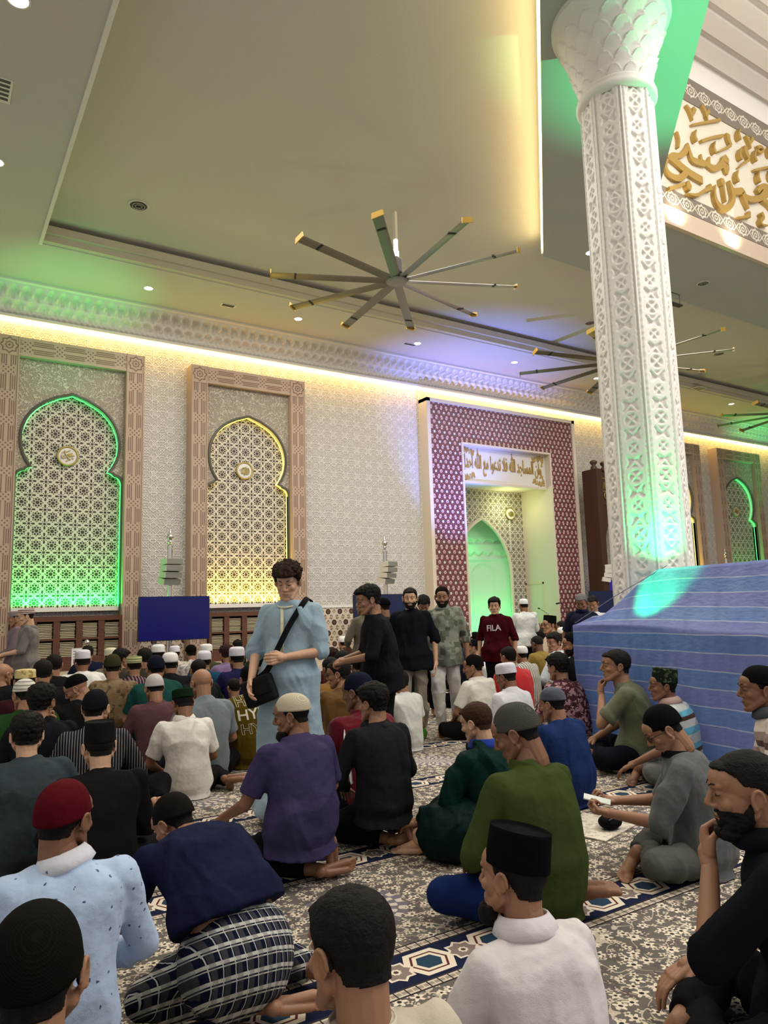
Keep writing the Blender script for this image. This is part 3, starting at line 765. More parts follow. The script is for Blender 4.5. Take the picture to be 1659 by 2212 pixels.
def make_hand(curl, vox, grip=False):
    """right hand; fingers +Y, palm -Z, thumb on -X side"""
    bm = bmesh.new()
    rcone(bm, (0, -.02, 0), .024, (0, .02, 0), .027)
    for i, x in enumerate((-.030, -.010, .011, .030)):
        rcone(bm, (x*.55, .010, 0), .016, (x, .082-(abs(i-1.2)*.004), 0), .0115)
        L = (.040, .045, .042, .033)[i]; a = curl*(1+.06*i); p = V((x, .084-(abs(i-1.2)*.004), 0)); r = (.0092, .0095, .0090, .0080)[i]
        for sgm in range(3):
            a_ = a*(sgm+1)*(.75 if sgm == 0 else 1.0); l = L*(1, .66, .55)[sgm]
            q = p+V((x*.10*(1 if curl < .5 else .2), math.cos(a_), -math.sin(a_)))*l; rcone(bm, p, r, q, r*.92, 8); p = q; r *= .92
    rcone(bm, (-.018, .005, -.004), .016, (-.042, .040, -.014), .0125, 10)
    e = V((-.056, .066, -.022)) if not grip else V((-.040, .066, -.036)); rcone(bm, (-.042, .040, -.014), .0115, e, .010, 8)
    rcone(bm, e, .010, e+(V((-.006, .026, -.006)) if not grip else V((.020, .018, -.012))), .0085, 8)
    return remesh(bm, vox, 1, .4)
def make_foot(vox):
    """toes +Y, sole -Z, ankle at origin, big toe at -X"""
    bm = bmesh.new()
    rcone(bm, (0, 0, .05), .036, (0, -.005, 0), .037); ell(bm, (0, -.035, -.038), (.032, .038, .032)); rcone(bm, (0, .0, -.012), .036, (-.004, .11, -.040), .026)
    rcone(bm, (.012, .0, -.045), .024, (.020, .13, -.052), .020); rcone(bm, (-.012, -.0, -.035), .022, (-.020, .14, -.050), .024)
    for i, (x, y, r) in enumerate(((-.028, .188, .0145), (-.009, .190, .0105), (.006, .184, .0098), (.020, .174, .0090), (.032, .160, .0085))):
        rcone(bm, (x*.8, .13, -.050), r*1.15, (x, y, -.056), r, 8)
    return remesh(bm, vox, 1, .4)
HEAD = {2: make_head(.0032), 1: make_head(.0048), 0: make_head(.0080)}
HAND = {(l, k): make_hand(c, v, g) for l, v in ((2, .0032), (1, .0042), (0, .0065)) for k, (c, g) in {'relax': (.32, False), 'flat': (.10, False), 'grip': (1.05, True), 'fist': (1.35, True)}.items()}
FOOT = {2: make_foot(.0042), 1: make_foot(.0055), 0: make_foot(.009)}

class Acc:
    """collects template meshes into one mesh with material indices"""
    def __init__(s): s.v = []; s.f = []; s.m = []; s.n = 0
    def add(s, me, M=None, mi=0, fn=None):
        co = getco(me).astype(np.float64)
        if M is not None: Mn = np.array(M); co = co @ Mn[:3, :3].T+Mn[:3, 3]
        flip = M is not None and M.to_3x3().determinant() < 0
        lt = np.empty(len(me.polygons), np.int32); me.polygons.foreach_get('loop_total', lt)
        lv = np.empty(len(me.loops), np.int32); me.loops.foreach_get('vertex_index', lv)
        off = 0; fs = []
        st = np.concatenate([[0], np.cumsum(lt)[:-1]])
        for n_ in np.unique(lt):
            idx = st[lt == n_][:, None]+np.arange(n_)[None]; q = lv[idx]+s.n
            s.f.append(q[:, ::-1] if flip else q); s.m.append(np.full(len(q), mi, np.int32))
        s.v.append(co); s.n += len(co)
    def addbm(s, bm, M=None, mi=0):
        bm.normal_update(); me = bpy.data.meshes.new('t'); bm.to_mesh(me); bm.free(); s.add(me, M, mi); bpy.data.meshes.remove(me)
    def build(s, name, mats, parent):
        me = bpy.data.meshes.new(name); v = np.concatenate(s.v)
        lt = np.concatenate([np.full(len(q), q.shape[1], np.int32) for q in s.f]); lv = np.concatenate([q.reshape(-1) for q in s.f]).astype(np.int32)
        me.vertices.add(len(v)); me.vertices.foreach_set('co', v.astype(np.float32).reshape(-1))
        me.loops.add(len(lv)); me.loops.foreach_set('vertex_index', lv); me.polygons.add(len(lt))
        me.polygons.foreach_set('loop_start', np.concatenate([[0], np.cumsum(lt)[:-1]]).astype(np.int32)); me.polygons.foreach_set('loop_total', lt)
        me.polygons.foreach_set('material_index', np.concatenate(s.m)); me.update()
        return link(name, me, mats, parent, smooth=True)

# ---- materials for people
_mc = {}
def skin(tone):
    k = ('skin', tone)
    if k not in _mc:
        c = {'light': (.56, .33, .21), 'mid': (.31, .155, .088), 'tan': (.215, .10, .053), 'dark': (.135, .062, .034)}[tone]
        _mc[k] = mat('skin_'+tone, c, .5, fn=lambda: dict(color=mix(nz(22, 3), tuple(q*.86 for q in c), tuple(min(1, q*1.12) for q in c)), height=nz(160, 2), dist=.0006))
    return _mc[k]
def cloth(c, kind='plain', c2=None, rough=.85):
    if max(c) < .45: c = tuple(q*.60 for q in c)
    k = (kind, c, c2, rough)
    if k in _mc: return _mc[k]
    def f():
        x, y, z = coords(); weave = nz(320, 2)
        base = mix(nz(3.0, 3), tuple(q*.88 for q in c), tuple(min(1, q*1.08) for q in c)); o = base
        if kind == 'hstripe':                                   # broad horizontal bands
            o = mix(((z+(y*.3)).pp(.045) < .020), base, c2); o = mix(((z+(y*.3)+.02).pp(.105) < .018), o, (.62, .62, .60))
        elif kind == 'band3':
            t = z+y*.25; o = mix(t.pp(.065) < .028, base, c2); o = mix((t+.03).pp(.13) < .016, o, (.07, .035, .025))
        elif kind == 'vstripe': o = mix((x+nz(5)*.01).pp(.018) < .006, base, c2)
        elif kind == 'pin': o = mix(x.pp(.0085) < .0015, base, c2)
        elif kind == 'check':                                   # sarong plaid
            u = z*.8+y*.45+x*.12; v = x+y*.1
            s1 = mx((u.pp(.026) < .0155), ((u+.004).pp(.013) < .0025)); s2 = ((v).pp(.020) < .009)
            o = mix(s1, mix(s2, (.52, .52, .47), (.33, .33, .31)), mix(s2, c, tuple(q*.5+.04 for q in c)))
            o = mix(((v+.014).pp(.02) < .0016), o, (.46, .46, .44))
        elif kind == 'twig':                                    # scattered little sprigs
            n = X.tree.nodes.new('ShaderNodeTexVoronoi'); n.inputs['Scale'].default_value = 26; n.inputs['Randomness'].default_value = .6
            cc = X.tree.nodes.new('ShaderNodeTexCoord'); X.tree.links.new(cc.outputs['Object'], n.inputs['Vector'])
            o = mix((X(n.outputs['Distance'])+nz(170, 1)*.34-.17) < .13, base, c2)
        elif kind == 'floral':
            n1 = nz(22, 3); o = mix(ramp(n1, .52, .58), base, c2); o = mix(ramp(nz(38, 2), .60, .64), o, tuple(min(1, q*1.6) for q in c2))
        elif kind == 'camo':
            o = mix(ramp(nz(13, 2), .50, .53), base, c2); o = mix(ramp(nz(19, 2), .58, .60), o, tuple(q*.45 for q in c2))
        elif kind == 'patch':                                   # patchwork of rectangles
            n = X.tree.nodes.new('ShaderNodeTexVoronoi'); n.distance = 'CHEBYCHEV'; n.inputs['Scale'].default_value = 16; n.inputs['Randomness'].default_value = .8
            cc = X.tree.nodes.new('ShaderNodeTexCoord'); X.tree.links.new(cc.outputs['Object'], n.inputs['Vector'])
            sc = X.tree.nodes.new('ShaderNodeSeparateColor'); X.tree.links.new(n.outputs['Color'], sc.inputs[0])
            o = mix(X(sc.outputs[0]) > .5, base, c2); o = mix(X(sc.outputs[1]) > .72, o, (.10, .11, .08))
        elif kind == 'knit':
            a = mx(((x+z).pp(.006)-.003).abs(), ((y-z).pp(.006)-.003).abs()) > .0022; o = mix(a, tuple(q*.55 for q in c), base)
            return dict(color=o, height=a, dist=.003)
        elif kind == 'ring': o = mix(z.pp(.014) < .005, base, c2)
        elif kind == 'tan_print': o = mix(ramp(nz(26, 3), .50, .56), base, c2)
        return dict(color=o, height=nz(8, 3, rough=.45)+weave*.04, dist=.022)
    _mc[k] = mat(kind+'_cloth', c, rough, fn=f, spec=.12 if max(c) > .1 else .05, sheen=.12 if max(c) > .1 else .0); return _mc[k]
def hairm(c=(.010, .008, .007)):
    k = ('hair', c)
    if k not in _mc: _mc[k] = mat('hair', c, .7, fn=lambda: dict(color=mix(nz(60, 3), tuple(q*.4 for q in c), tuple(q*1.3 for q in c)), height=nz(180, 3), dist=.004), spec=.12)
    return _mc[k]
M_line = mat('brow_hair', (.010, .007, .006), .7)
M_lens_glass = mat('spectacle_frame', (.012, .012, .012), .3)

def head_shell(lod, region, off, tuck=-.003, noise_=0):
    """part of the head surface above a hair line, lifted off the skin; the border tucks into it"""
    me = HEAD[lod]; co = getco(me).astype(np.float64); no = getno(me)
    keep = region(co)
    bm = bmesh.new(); bm.from_mesh(me); bm.verts.ensure_lookup_table()
    ear = np.abs(co[:, 0]) > .083
    dead = [bm.verts[i] for i in np.nonzero(~keep | (ear & (co[:, 2] < .04)))[0]]
    bmesh.ops.delete(bm, geom=dead, context='VERTS'); bm.verts.ensure_lookup_table()
    if not bm.verts: return bm
    bm.normal_update()
    for v in bm.verts:
        o = off(v.co) if callable(off) else off
        if noise_: o += noise_*noise.noise(v.co*55)+noise_*.6*noise.noise(v.co*120)
        v['o' ] if False else None
        v.co = v.co+v.normal*(tuck if v.is_boundary else max(o, .001))
    return bm
def line_y(y, pts):
    return np.interp(y, [p[0] for p in pts], [p[1] for p in pts])
HAIRLINE = [(-.12, -.050), (-.05, -.040), (-.02, .012), (.018, .014), (.034, .050), (.060, .072), (.12, .074)]
FADELINE = [(-.12, -.020), (-.05, .0), (-.02, .030), (.018, .036), (.034, .060), (.060, .078), (.12, .080)]
BEARD = [(-.12, -9), (-.01, -9), (.0, .0), (.03, -.035), (.06, -.030), (.12, -.040)]
def hair_bm(lod, style):
    if style == 'short': return head_shell(lod, lambda c: c[:, 2] > line_y(c[:, 1], HAIRLINE), lambda p: .006+.010*max(0, min(1, (p.z-.03)/.06)), noise_=.0022)
    if style == 'thick': return head_shell(lod, lambda c: c[:, 2] > line_y(c[:, 1], HAIRLINE), lambda p: .010+.024*max(0, min(1, (p.z-.02)/.07)), noise_=.007)
    if style == 'curly': return head_shell(lod, lambda c: c[:, 2] > line_y(c[:, 1], [(a, b-(.012 if a > .03 else 0)) for a, b in HAIRLINE]), lambda p: .010+.030*max(0, min(1, (p.z-.03)/.06))+.012*max(0, p.y/.09), noise_=.016)
    if style == 'buzz': return head_shell(lod, lambda c: c[:, 2] > line_y(c[:, 1], FADELINE), lambda p: .0035+.005*max(0, min(1, (p.z-.05)/.04)), noise_=.0015)
    if style == 'nape': return head_shell(lod, lambda c: (c[:, 2] > line_y(c[:, 1], HAIRLINE)) & (c[:, 2] < .075), lambda p: .003, noise_=.001)
    if style == 'beard': return head_shell(lod, lambda c: (c[:, 2] < line_y(c[:, 1], BEARD)) & (c[:, 2] > -.125) & (c[:, 1] > -.008) & ~(((c[:, 0]/.021)**2+((c[:, 2]+.055)/.0085)**2) < 1), lambda p: .006+(.010 if p.z < -.09 else 0), noise_=.004)
    if style == 'stubble': return head_shell(lod, lambda c: (c[:, 2] < line_y(c[:, 1], BEARD)) & (c[:, 2] > -.125) & (c[:, 1] > -.008) & ~(((c[:, 0]/.021)**2+((c[:, 2]+.055)/.0085)**2) < 1), lambda p: .0022, noise_=.001)
    if style == 'goatee': return head_shell(lod, lambda c: (c[:, 2] < -.066) & (c[:, 1] > .030) & (c[:, 2] > -.125), lambda p: .010+.014*max(0, min(1, (-.075-p.z)/.03)), noise_=.005)
def cap_bm(kind, n=40):
    """caps in head space; returns list of (bmesh, tilt)"""
    bm = bmesh.new(); rx, ry = .0835, .105; c = (0, -.010, 0)
    if kind in ('dome', 'knit', 'beanie'):
        z0 = {'dome': .040, 'knit': .036, 'beanie': .022}[kind]; H = {'dome': .088, 'knit': .088, 'beanie': .106}[kind]
        prof = [(.97, z0), (1.012, z0+.001), (1.015, z0+.010)] + [(1.0*math.cos(a)**.85, z0+.010+H*math.sin(a)) for a in np.linspace(.08, PI/2-.03, 12)] + [(.004, z0+.010+H)]
    elif kind == 'kopiah':    # soft white prayer cap: band and low domed crown
        z0 = .038; prof = [(.96, z0), (1.01, z0), (1.015, z0+.004), (1.0, z0+.05), (.985, z0+.066), (.93, z0+.082), (.78, z0+.094), (.5, z0+.100), (.02, z0+.102)]
    elif kind == 'round':     # round thin cotton cap
        z0 = .034; prof = [(.96, z0), (1.01, z0), (1.03, z0+.02), (1.03, z0+.045), (.98, z0+.070), (.84, z0+.092), (.6, z0+.104), (.3, z0+.109), (.02, z0+.110)]
    elif kind == 'songkok':   # stiff tall velvet cap, flat crown with raised edge
        z0 = .040; prof = [(.97, z0), (1.02, z0), (1.03, z0+.004), (.985, z0+.100), (.98, z0+.108), (.955, z0+.109), (.94, z0+.103), (.5, z0+.100), (.02, z0+.099)]
        rx, ry = .081, .099
    elif kind == 'flat':      # short pillbox
        z0 = .042; prof = [(.97, z0), (1.015, z0), (1.02, z0+.004), (1.0, z0+.055), (.985, z0+.066), (.9, z0+.072), (.5, z0+.077), (.02, z0+.078)]
    lathe(bm, [(r, z) for r, z in prof], n, (0, 0, 0), rx, ry, cap=True)
    tilt = math.radians({'beanie': -14, 'dome': -10, 'knit': -9}.get(kind, -7))
    bmesh.ops.transform(bm, matrix=Matrix.Translation((0, -.010, 0)) @ Matrix.Rotation(-tilt, 4, 'X'), verts=bm.verts)
    return bm

# ---- torso section table: t along the spine, half width, half depth
TORSO = [(0, .168, .128), (.12, .175, .135), (.30, .155, .118), (.45, .150, .112), (.62, .172, .120), (.78, .188, .118), (.88, .176, .104), (.94, .124, .084), (.98, .076, .064), (1.03, .056, .054)]
def spine_rings(sp, table, wid, fat, side, n=16, t0=0.0):
    Q = catmull(sp, 8); acc = [0]
    for a, b in zip(Q, Q[1:]): acc.append(acc[-1]+(b-a).length)
    L = acc[-1]; out = []
    for t in np.linspace(t0, 1.03, n):
        s = min(t, 1)*L; i = max(j for j in range(len(acc)) if acc[j] <= s+1e-9); i = min(i, len(Q)-2)
        k = (s-acc[i])/max(1e-6, acc[i+1]-acc[i]); p = Q[i].lerp(Q[i+1], k); tg = (Q[min(i+2, len(Q)-1)]-Q[max(i-1, 0)]).normalized()
        if t > 1: p = p+tg*(t-1)*L
        w_ = np.interp(t, [q[0] for q in table], [q[1] for q in table])*wid; d_ = np.interp(t, [q[0] for q in table], [q[2] for q in table])
        d_ *= 1+(fat-1)*max(0, 1-abs(t-.32)/.45); w_ *= 1+(fat-1)*.6*max(0, 1-abs(t-.28)/.4)
        sd = side[0].lerp(side[1], t) if isinstance(side, tuple) else side
        sd = (sd-tg*sd.dot(tg)).normalized(); fw = tg.cross(sd)   # fw = backward/forward axis
        out.append((p, sd*w_, fw*d_))
    return out, Q
def reach(a, b, L):
    d = V(b)-V(a); return V(a)+d.normalized()*L
# ================================================================ people: figures
def mir(v, s): return V((v[0]*s, v[1], v[2]))
POSE = {
 'cross': dict(sp=[(0, .0, .07), (0, -.045, .26), (0, -.01, .45), (0, .045, .60)], hd=(0, .044, .124), knee=(.34, .20, .115), ank=(-.12, .33, .07), toe=(-1, .15, -.1), sole=(-.1, .5, -.85)),
 'iftirash': dict(sp=[(0, .0, .24), (0, -.02, .43), (0, .0, .62), (0, .035, .775)], hd=(0, .040, .124), knee=(.15, .44, .075), ank=(.10, -.03, .075), toe=(.25, -1, -.05), sole=(.1, -.1, 1)),
 'stand': dict(sp=[(0, .0, .90), (0, .01, 1.08), (0, -.005, 1.28), (0, .0, 1.455)], hd=(0, .034, .132), knee=(.095, .03, .49), ank=(.10, -.02, .085), toe=(.15, 1, 0), sole=(0, 0, -1)),
 'bow': dict(sp=[(0, .0, .30), (0, .10, .46), (0, .25, .57), (0, .43, .62)], hd=(0, .11, .055), knee=(.22, .36, .10), ank=(.38, -.05, .07), toe=(.9, -.6, -.1), sole=(-.2, -.6, .5)),
}
ARMS = {   # elbow and wrist relative to the neck base, right side; hand kind, palm normal
 'lap': ((.27, .05, -.33), (.10, .27, -.44), 'relax', (0, -.2, -1)),
 'side': ((.27, -.04, -.33), (.27, .02, -.60), 'relax', (-1, 0, 0)),
 'knee': ((.30, .06, -.32), (.30, .28, -.42), 'relax', (0, 0, -1)),
 'prop': ((.30, .03, -.30), (.20, .24, -.36), 'grip', (0, 0, -1)),
 'chin': ((.24, .16, -.34), (.07, .20, -.09), 'fist', (-.3, -1, 0)),
 'front': ((.25, .06, -.30), (.10, .27, -.37), 'grip', (-.3, -.4, -.8)),
 'phone': ((.25, .12, -.33), (.13, .36, -.30), 'grip', (0, -.1, 1)),
 'swing': ((.26, -.10, -.31), (.24, -.12, -.57), 'relax', (-1, 0, 0)),
}
def frame(ydir, nrm):
    y = V(ydir).normalized(); z = V(nrm); z = (z-y*z.dot(y)).normalized(); x = y.cross(z)
    return Matrix((x, y, z)).transposed().to_4x4()
NP = [0]
def person(px, py, pose='cross', rz=0, tone='mid', top=None, legs=None, hair=None, cap=None, label='', lod=0, z=None, head=(0, -8, 0), arms='lap', arm_l=None,
           sleeve='short', t0=0.0, fat=1.0, wid=1.0, collar=None, face=False, beard=None, lean=0, pos=None, pmod=None, hair_c=(.010, .008, .007), feet=True,
           untuck=True, seatball=None, ear=True, group=None, robe=None, ppm=None, topname='shirt', legname='trousers', wr=1.0, twist=0, glasses=False):
    NP[0] += 1; seed = NP[0]*1.37; P = dict(POSE[pose]);
    if pmod: P.update(pmod)
    sp = [V(q) for q in P['sp']]
    if lean:
        b = sp[0]; Rm = Matrix.Rotation(math.radians(-lean), 3, 'X'); sp = [b+Rm @ (q-b) for q in sp]
    nb = sp[-1]; hd = V(P['hd'])
    if lean: hd = Matrix.Rotation(math.radians(-lean*.6), 3, 'X') @ hd
    hc = nb+hd; s = (z/hc.z) if z else 1.0
    rzr = math.radians(rz); R3 = Matrix.Rotation(rzr, 3, 'Z')
    if ppm:
        q = V((0, 0, CAM_H))+ray(px, py)*(F_PX/ppm); s = q.z/hc.z; o_ = R3 @ V((hc.x, hc.y, 0))*s; base = V((q.x-o_.x, q.y-o_.y, 0))
    elif pos: base = V(pos)
    else:
        q = at_z(px, py, hc.z*s); o_ = R3 @ V((hc.x, hc.y, 0))*s; base = V((q.x-o_.x, q.y-o_.y, 0))
    t = empty('person', base, rzr); t.scale = (s, s, s)
    tag(t, label, 'person', group)
    side = V((1, 0, 0)); sd_top = Matrix.Rotation(math.radians(twist), 3, 'Z') @ side
    vx = {2: .0080, 1: .0125, 0: .020}[lod]; vc = {2: .0085, 1: .0125, 0: .022}[lod]; wamp = {2: .016, 1: .014, 0: .010}[lod]*wr
    up_t = (sp[-1]-sp[-2]).normalized(); hu = up_t
    sh = {}; el = {}; wrp = {}; hk = {}
    for sg in (1, -1):
        a = arms if (sg == 1 or arm_l is None) else arm_l
        if isinstance(a, str): a = ARMS[a]
        elif sg == -1 and arm_l is not None: a = a if len(a) > 4 else (mir(a[0], -1), mir(a[1], -1), a[2], mir(a[3], -1))
        sh[sg] = nb-up_t*.065+sd_top*sg*.165*wid
        Rt_ = Matrix.Rotation(math.radians(twist), 3, 'Z')
        e_t = nb+Rt_ @ mir(a[0], sg); w_t = nb+Rt_ @ mir(a[1], sg)
        if len(a) > 4:      # reach an exact point (relative to the head centre), elbow bent towards a[0]
            w_t = nb+hd+V(a[1]); dv = w_t-sh[sg]; dl = min(dv.length, .52); dv.normalize(); w_t = sh[sg]+dv*dl
            ca = (dl*dl+.285**2-.245**2)/(2*dl*.285); ca = max(-1, min(1, ca)); bd = V(a[0]); bd = (bd-dv*bd.dot(dv)).normalized()
            el[sg] = sh[sg]+dv*.285*ca+bd*.285*math.sqrt(1-ca*ca); wrp[sg] = w_t; hk[sg] = (a[2], V(a[3]), w_t); continue
        el[sg] = reach(sh[sg], e_t, .285); wrp[sg] = reach(el[sg], w_t, .245); hk[sg] = (a[2], mir(a[3], sg), w_t)
    hip = {1: sp[0]+V((.088, .0, .02)), -1: sp[0]+V((-.088, .0, .02))}
    kn, an, toe, sol = {}, {}, {}, {}
    for sg in (1, -1):
        g = (lambda k: P.get(k+('_r' if sg == 1 else '_l'), None))
        kn[sg] = V(g('knee')) if g('knee') else mir(P['knee'], sg); an[sg] = V(g('ank')) if g('ank') else mir(P['ank'], sg)
        toe[sg] = V(g('toe')) if g('toe') else mir(P['toe'], sg); sol[sg] = V(g('sole')) if g('sole') else mir(P['sole'], sg)
    if pose == 'cross' and 'ank_l' not in P: an[-1] = V((.10, .27, .06))
    # ---- body
    bm = bmesh.new()
    rings, Q = spine_rings(sp, TORSO, wid*.84, fat*.88, (side, sd_top), 12)
    loft(bm, [(c, a, b*.86) for c, a, b in rings], 18)
    hq = (Matrix.Rotation(math.radians(head[0]), 3, 'Z') @ Matrix.Rotation(math.radians(head[1]), 3, 'X') @ Matrix.Rotation(math.radians(head[2]), 3, 'Y')).to_4x4()
    HM = Matrix.Translation(hc) @ hq
    rcone(bm, nb-up_t*.05, .062, HM @ V((0, -.030, -.045)), .053)
    for sg in (1, -1):
        rcone(bm, nb-up_t*.075, .044, sh[sg], .042); rcone(bm, sh[sg], .044*fat**.5, el[sg], .037); rcone(bm, el[sg], .038, wrp[sg], .0255)
        rcone(bm, hip[sg], .075, kn[sg], .055); rcone(bm, kn[sg], .052, an[sg], .036)
    me = remesh(bm, vx, 2)
    A = Acc(); A.add(me); A.add(HEAD[lod], HM)
    for sg in (1, -1):
        kind, pn, wt = hk[sg]; d = (wrp[sg]-el[sg]).normalized()
        if kind == 'fist' and pose != 'stand': d = (d+V((0, .2, .2))).normalized()
        M = Matrix.Translation(wrp[sg]+d*.028) @ frame(d, -pn) @ Matrix.Diagonal((-1 if sg == -1 else 1, 1, 1, 1))
        A.add(HAND[(lod, kind)], M)
        if feet:
            M = Matrix.Translation(an[sg]) @ frame(toe[sg], -sol[sg]) @ Matrix.Diagonal((-1 if sg == -1 else 1, 1, 1, 1)) @ Matrix.Diagonal((.95, .95, .95, 1))
            A.add(FOOT[lod], M)
    mats = [skin(tone), M_line]
    if face:
        bm = bmesh.new()
        for sg in (1, -1):
            tube(bm, [(sg*.014, .1015, .036), (sg*.028, .0965, .043), (sg*.048, .078, .040)], [.0022, .0030, .0015], 6)
            tube(bm, [(sg*.018, .0865, .012), (sg*.030, .0900, .009), (sg*.044, .0800, .012)], [.0012, .0024, .0012], 6)
        A.addbm(bm, HM, 1)
        bm = bmesh.new(); tube(bm, [(-.022, .0885, -.055), (0, .0985, -.054), (.022, .0885, -.055)], [.0008, .0018, .0008], 6); A.addbm(bm, HM, 1)
    body = A.build('body', mats, t)
    co = getco(body.data); co[:, 2] = np.maximum(co[:, 2], .003+.0*co[:, 2]); setco(body.data, co)
    # ---- trousers
    if legs is not None and robe != 'long':
        bm = bmesh.new(); ell(bm, sp[0]+V((0, -.0, .03)), (.160*wid, .125, .09))
        stand = pose == 'stand'
        if seatball: ell(bm, sp[0]+V(seatball[0]), seatball[1])
        for sg in (1, -1):
            rcone(bm, hip[sg], .098, kn[sg], .074 if not stand else .070); f = .93 if stand else .80
            rcone(bm, kn[sg], .072, kn[sg].lerp(an[sg], f), .062 if stand else .058, flat1=True)
        me = remesh(bm, vc*1.1, 2); co = getco(me).astype(np.float64); co = co+getno(me)*wrinkle(co, seed+3, (11, 11, 7), wamp*1.0)[:, None]
        co[:, 2] = np.maximum(co[:, 2], .004 if not stand else .02); setco(me, co); link(legname, me, legs, t, smooth=True)
    # ---- top
    topo = None
    if top is not None:
        bm = bmesh.new()
        tab = [(q[0], q[1]+.014, q[2]+.014) for q in TORSO if q[0] < .97]+[(.98, .088, .070), (1.0, .066, .062)]
        if pose == 'stand' and untuck: tab = [(-.12, .205, .165)]+[(q[0], q[1]+(.022 if q[0] < .2 else .006), q[2]+(.022 if q[0] < .2 else .006)) for q in tab]
        rings, Q = spine_rings(sp, tab, wid, fat, (side, sd_top), 18, t0=t0)
        if pose == 'stand' and untuck: c, a, b = rings[0]; rings = [(c-V((0, 0, .10)), a*1.04, b*1.06)]+rings
        elif pose != 'stand' and t0 == 0: c, a, b = rings[0]; rings = [(V((c.x, c.y-.01, max(c.z-.05, .02) if pose != 'iftirash' else c.z-.06)), a*1.04, b*1.08)]+rings
        if robe == 'long':
            c, a, b = rings[0]; rings = [(V((0, .0, .10)), side*.27, V((0, .24, 0))), (V((0, .0, .45)), side*.235, V((0, .19, 0))), (V((0, 0, .78)), side*.205, V((0, .155, 0)))]+rings[1:]
        # seat folds widen for sitting figures
        loft(bm, rings, 26)
        for sg in (1, -1):
            rcone(bm, nb-up_t*.040+sd_top*sg*.035, .046, sh[sg]+up_t*.002, .058*fat**.3)
            if sleeve == 'short': c_ = sh[sg].lerp(el[sg], .80); rcone(bm, sh[sg], .061*fat**.5, c_, .064*fat**.4, flat1=True)
            elif sleeve == 'elbow': rcone(bm, sh[sg], .062*fat**.5, el[sg], .058); rcone(bm, el[sg], .058, el[sg].lerp(wrp[sg], .12), .062, flat1=True)
            elif sleeve == 'roll': rcone(bm, sh[sg], .062, el[sg], .055); rcone(bm, el[sg], .055, el[sg].lerp(wrp[sg], .35), .050, flat1=True)
            else: rcone(bm, sh[sg], .062*fat**.5, el[sg], .055); rcone(bm, el[sg], .055, el[sg].lerp(wrp[sg], .93), .039, flat1=True)
        me = remesh(bm, vc, 3 if lod else 2, .5); co = getco(me).astype(np.float64)
        co = co+getno(me)*wrinkle(co, seed, (10, 10, 5), wamp*1.35)[:, None]
        co[:, 2] = np.maximum(co[:, 2], .006); setco(me, co); topo = link(topname, me, top if not isinstance(top, (list, tuple)) else list(top), t, smooth=True)
    if collar:
        kind, cm = collar; bm = bmesh.new(); nd = (HM @ V((0, -.030, -.045))-nb).normalized()
        M = Matrix.Translation(nb+nd*(.012 if kind == 'polo' else -.006 if kind != 'hood' else -.012)) @ nd.to_track_quat('Z', 'Y').to_matrix().to_4x4()
        if kind == 'polo': lathe(bm, [(.082, -.030), (.098, -.016), (.088, .010), (.074, .030), (.069, .032), (.067, .026), (.070, .0), (.070, -.03)], 28, cap=False)
        elif kind == 'band': lathe(bm, [(.074, -.012), (.072, .02), (.070, .026), (.066, .026), (.065, -.012)], 28, cap=False)
        elif kind == 'tee': tube(bm, [(.070*math.cos(a), .068*math.sin(a), 0) for a in np.linspace(0, 2*PI, 25)], .006, 6, cap=False)
        elif kind == 'hood':
            rcone(bm, (-.07, .02, .0), .035, (-.06, -.06, -.01), .042); rcone(bm, (-.06, -.06, -.01), .042, (.0, -.11, -.03), .052); rcone(bm, (0, -.11, -.03), .052, (.06, -.06, -.01), .042); rcone(bm, (.06, -.06, -.01), .042, (.07, .02, 0), .035)
            ell(bm, (0, -.10, -.075), (.085, .035, .07))
        bmesh.ops.transform(bm, matrix=M, verts=bm.verts)
        if kind == 'hood':
            me = remesh(bm, .010, 3); co = getco(me).astype(np.float64); setco(me, co+getno(me)*wrinkle(co, seed, (14, 14, 14), .006)[:, None]); link('hood', me, cm, t, smooth=True)
        else: obj('collar', bm, cm, t, smooth=True)
    # ---- hair, cap, beard, spectacles
    def on_head(name, bm, m, smooth=True):
        bmesh.ops.transform(bm, matrix=HM, verts=bm.verts); return obj(name, bm, m, t, smooth=smooth)
    if hair: on_head('hair', hair_bm(lod, hair), hairm(hair_c))
    if beard: on_head('beard', hair_bm(max(lod, 1), beard), hairm())
    if cap:
        kind, cm = cap; on_head('cap', cap_bm('songkok' if kind == 'songkok' else kind, 48 if lod else 24), cm, smooth=True)
    if glasses:
        bm = bmesh.new()
        for sg in (1, -1):
            tube(bm, [(sg*.033+.021*math.cos(a), .102+abs(math.cos(a))*0-.004*abs(sg*.033+.021*math.cos(a))/.05*2, .012+.016*math.sin(a)) for a in np.linspace(0, 2*PI, 17)], .0022, 6, cap=False)
            tube(bm, [(sg*.054, .096, .018), (sg*.080, .05, .018), (sg*.086, -.012, .010)], .0022, 6)
        tube(bm, [(-.012, .104, .016), (.012, .104, .016)], .002, 6); on_head('spectacles', bm, M_lens_glass)
    t['_nb'] = 0; del t['_nb']
    return dict(root=t, nb=nb, hc=hc, HM=HM, sh=sh, el=el, wr=wrp, top=topo, hip=hip, kn=kn, an=an, s=s, sp=sp, up=up_t)

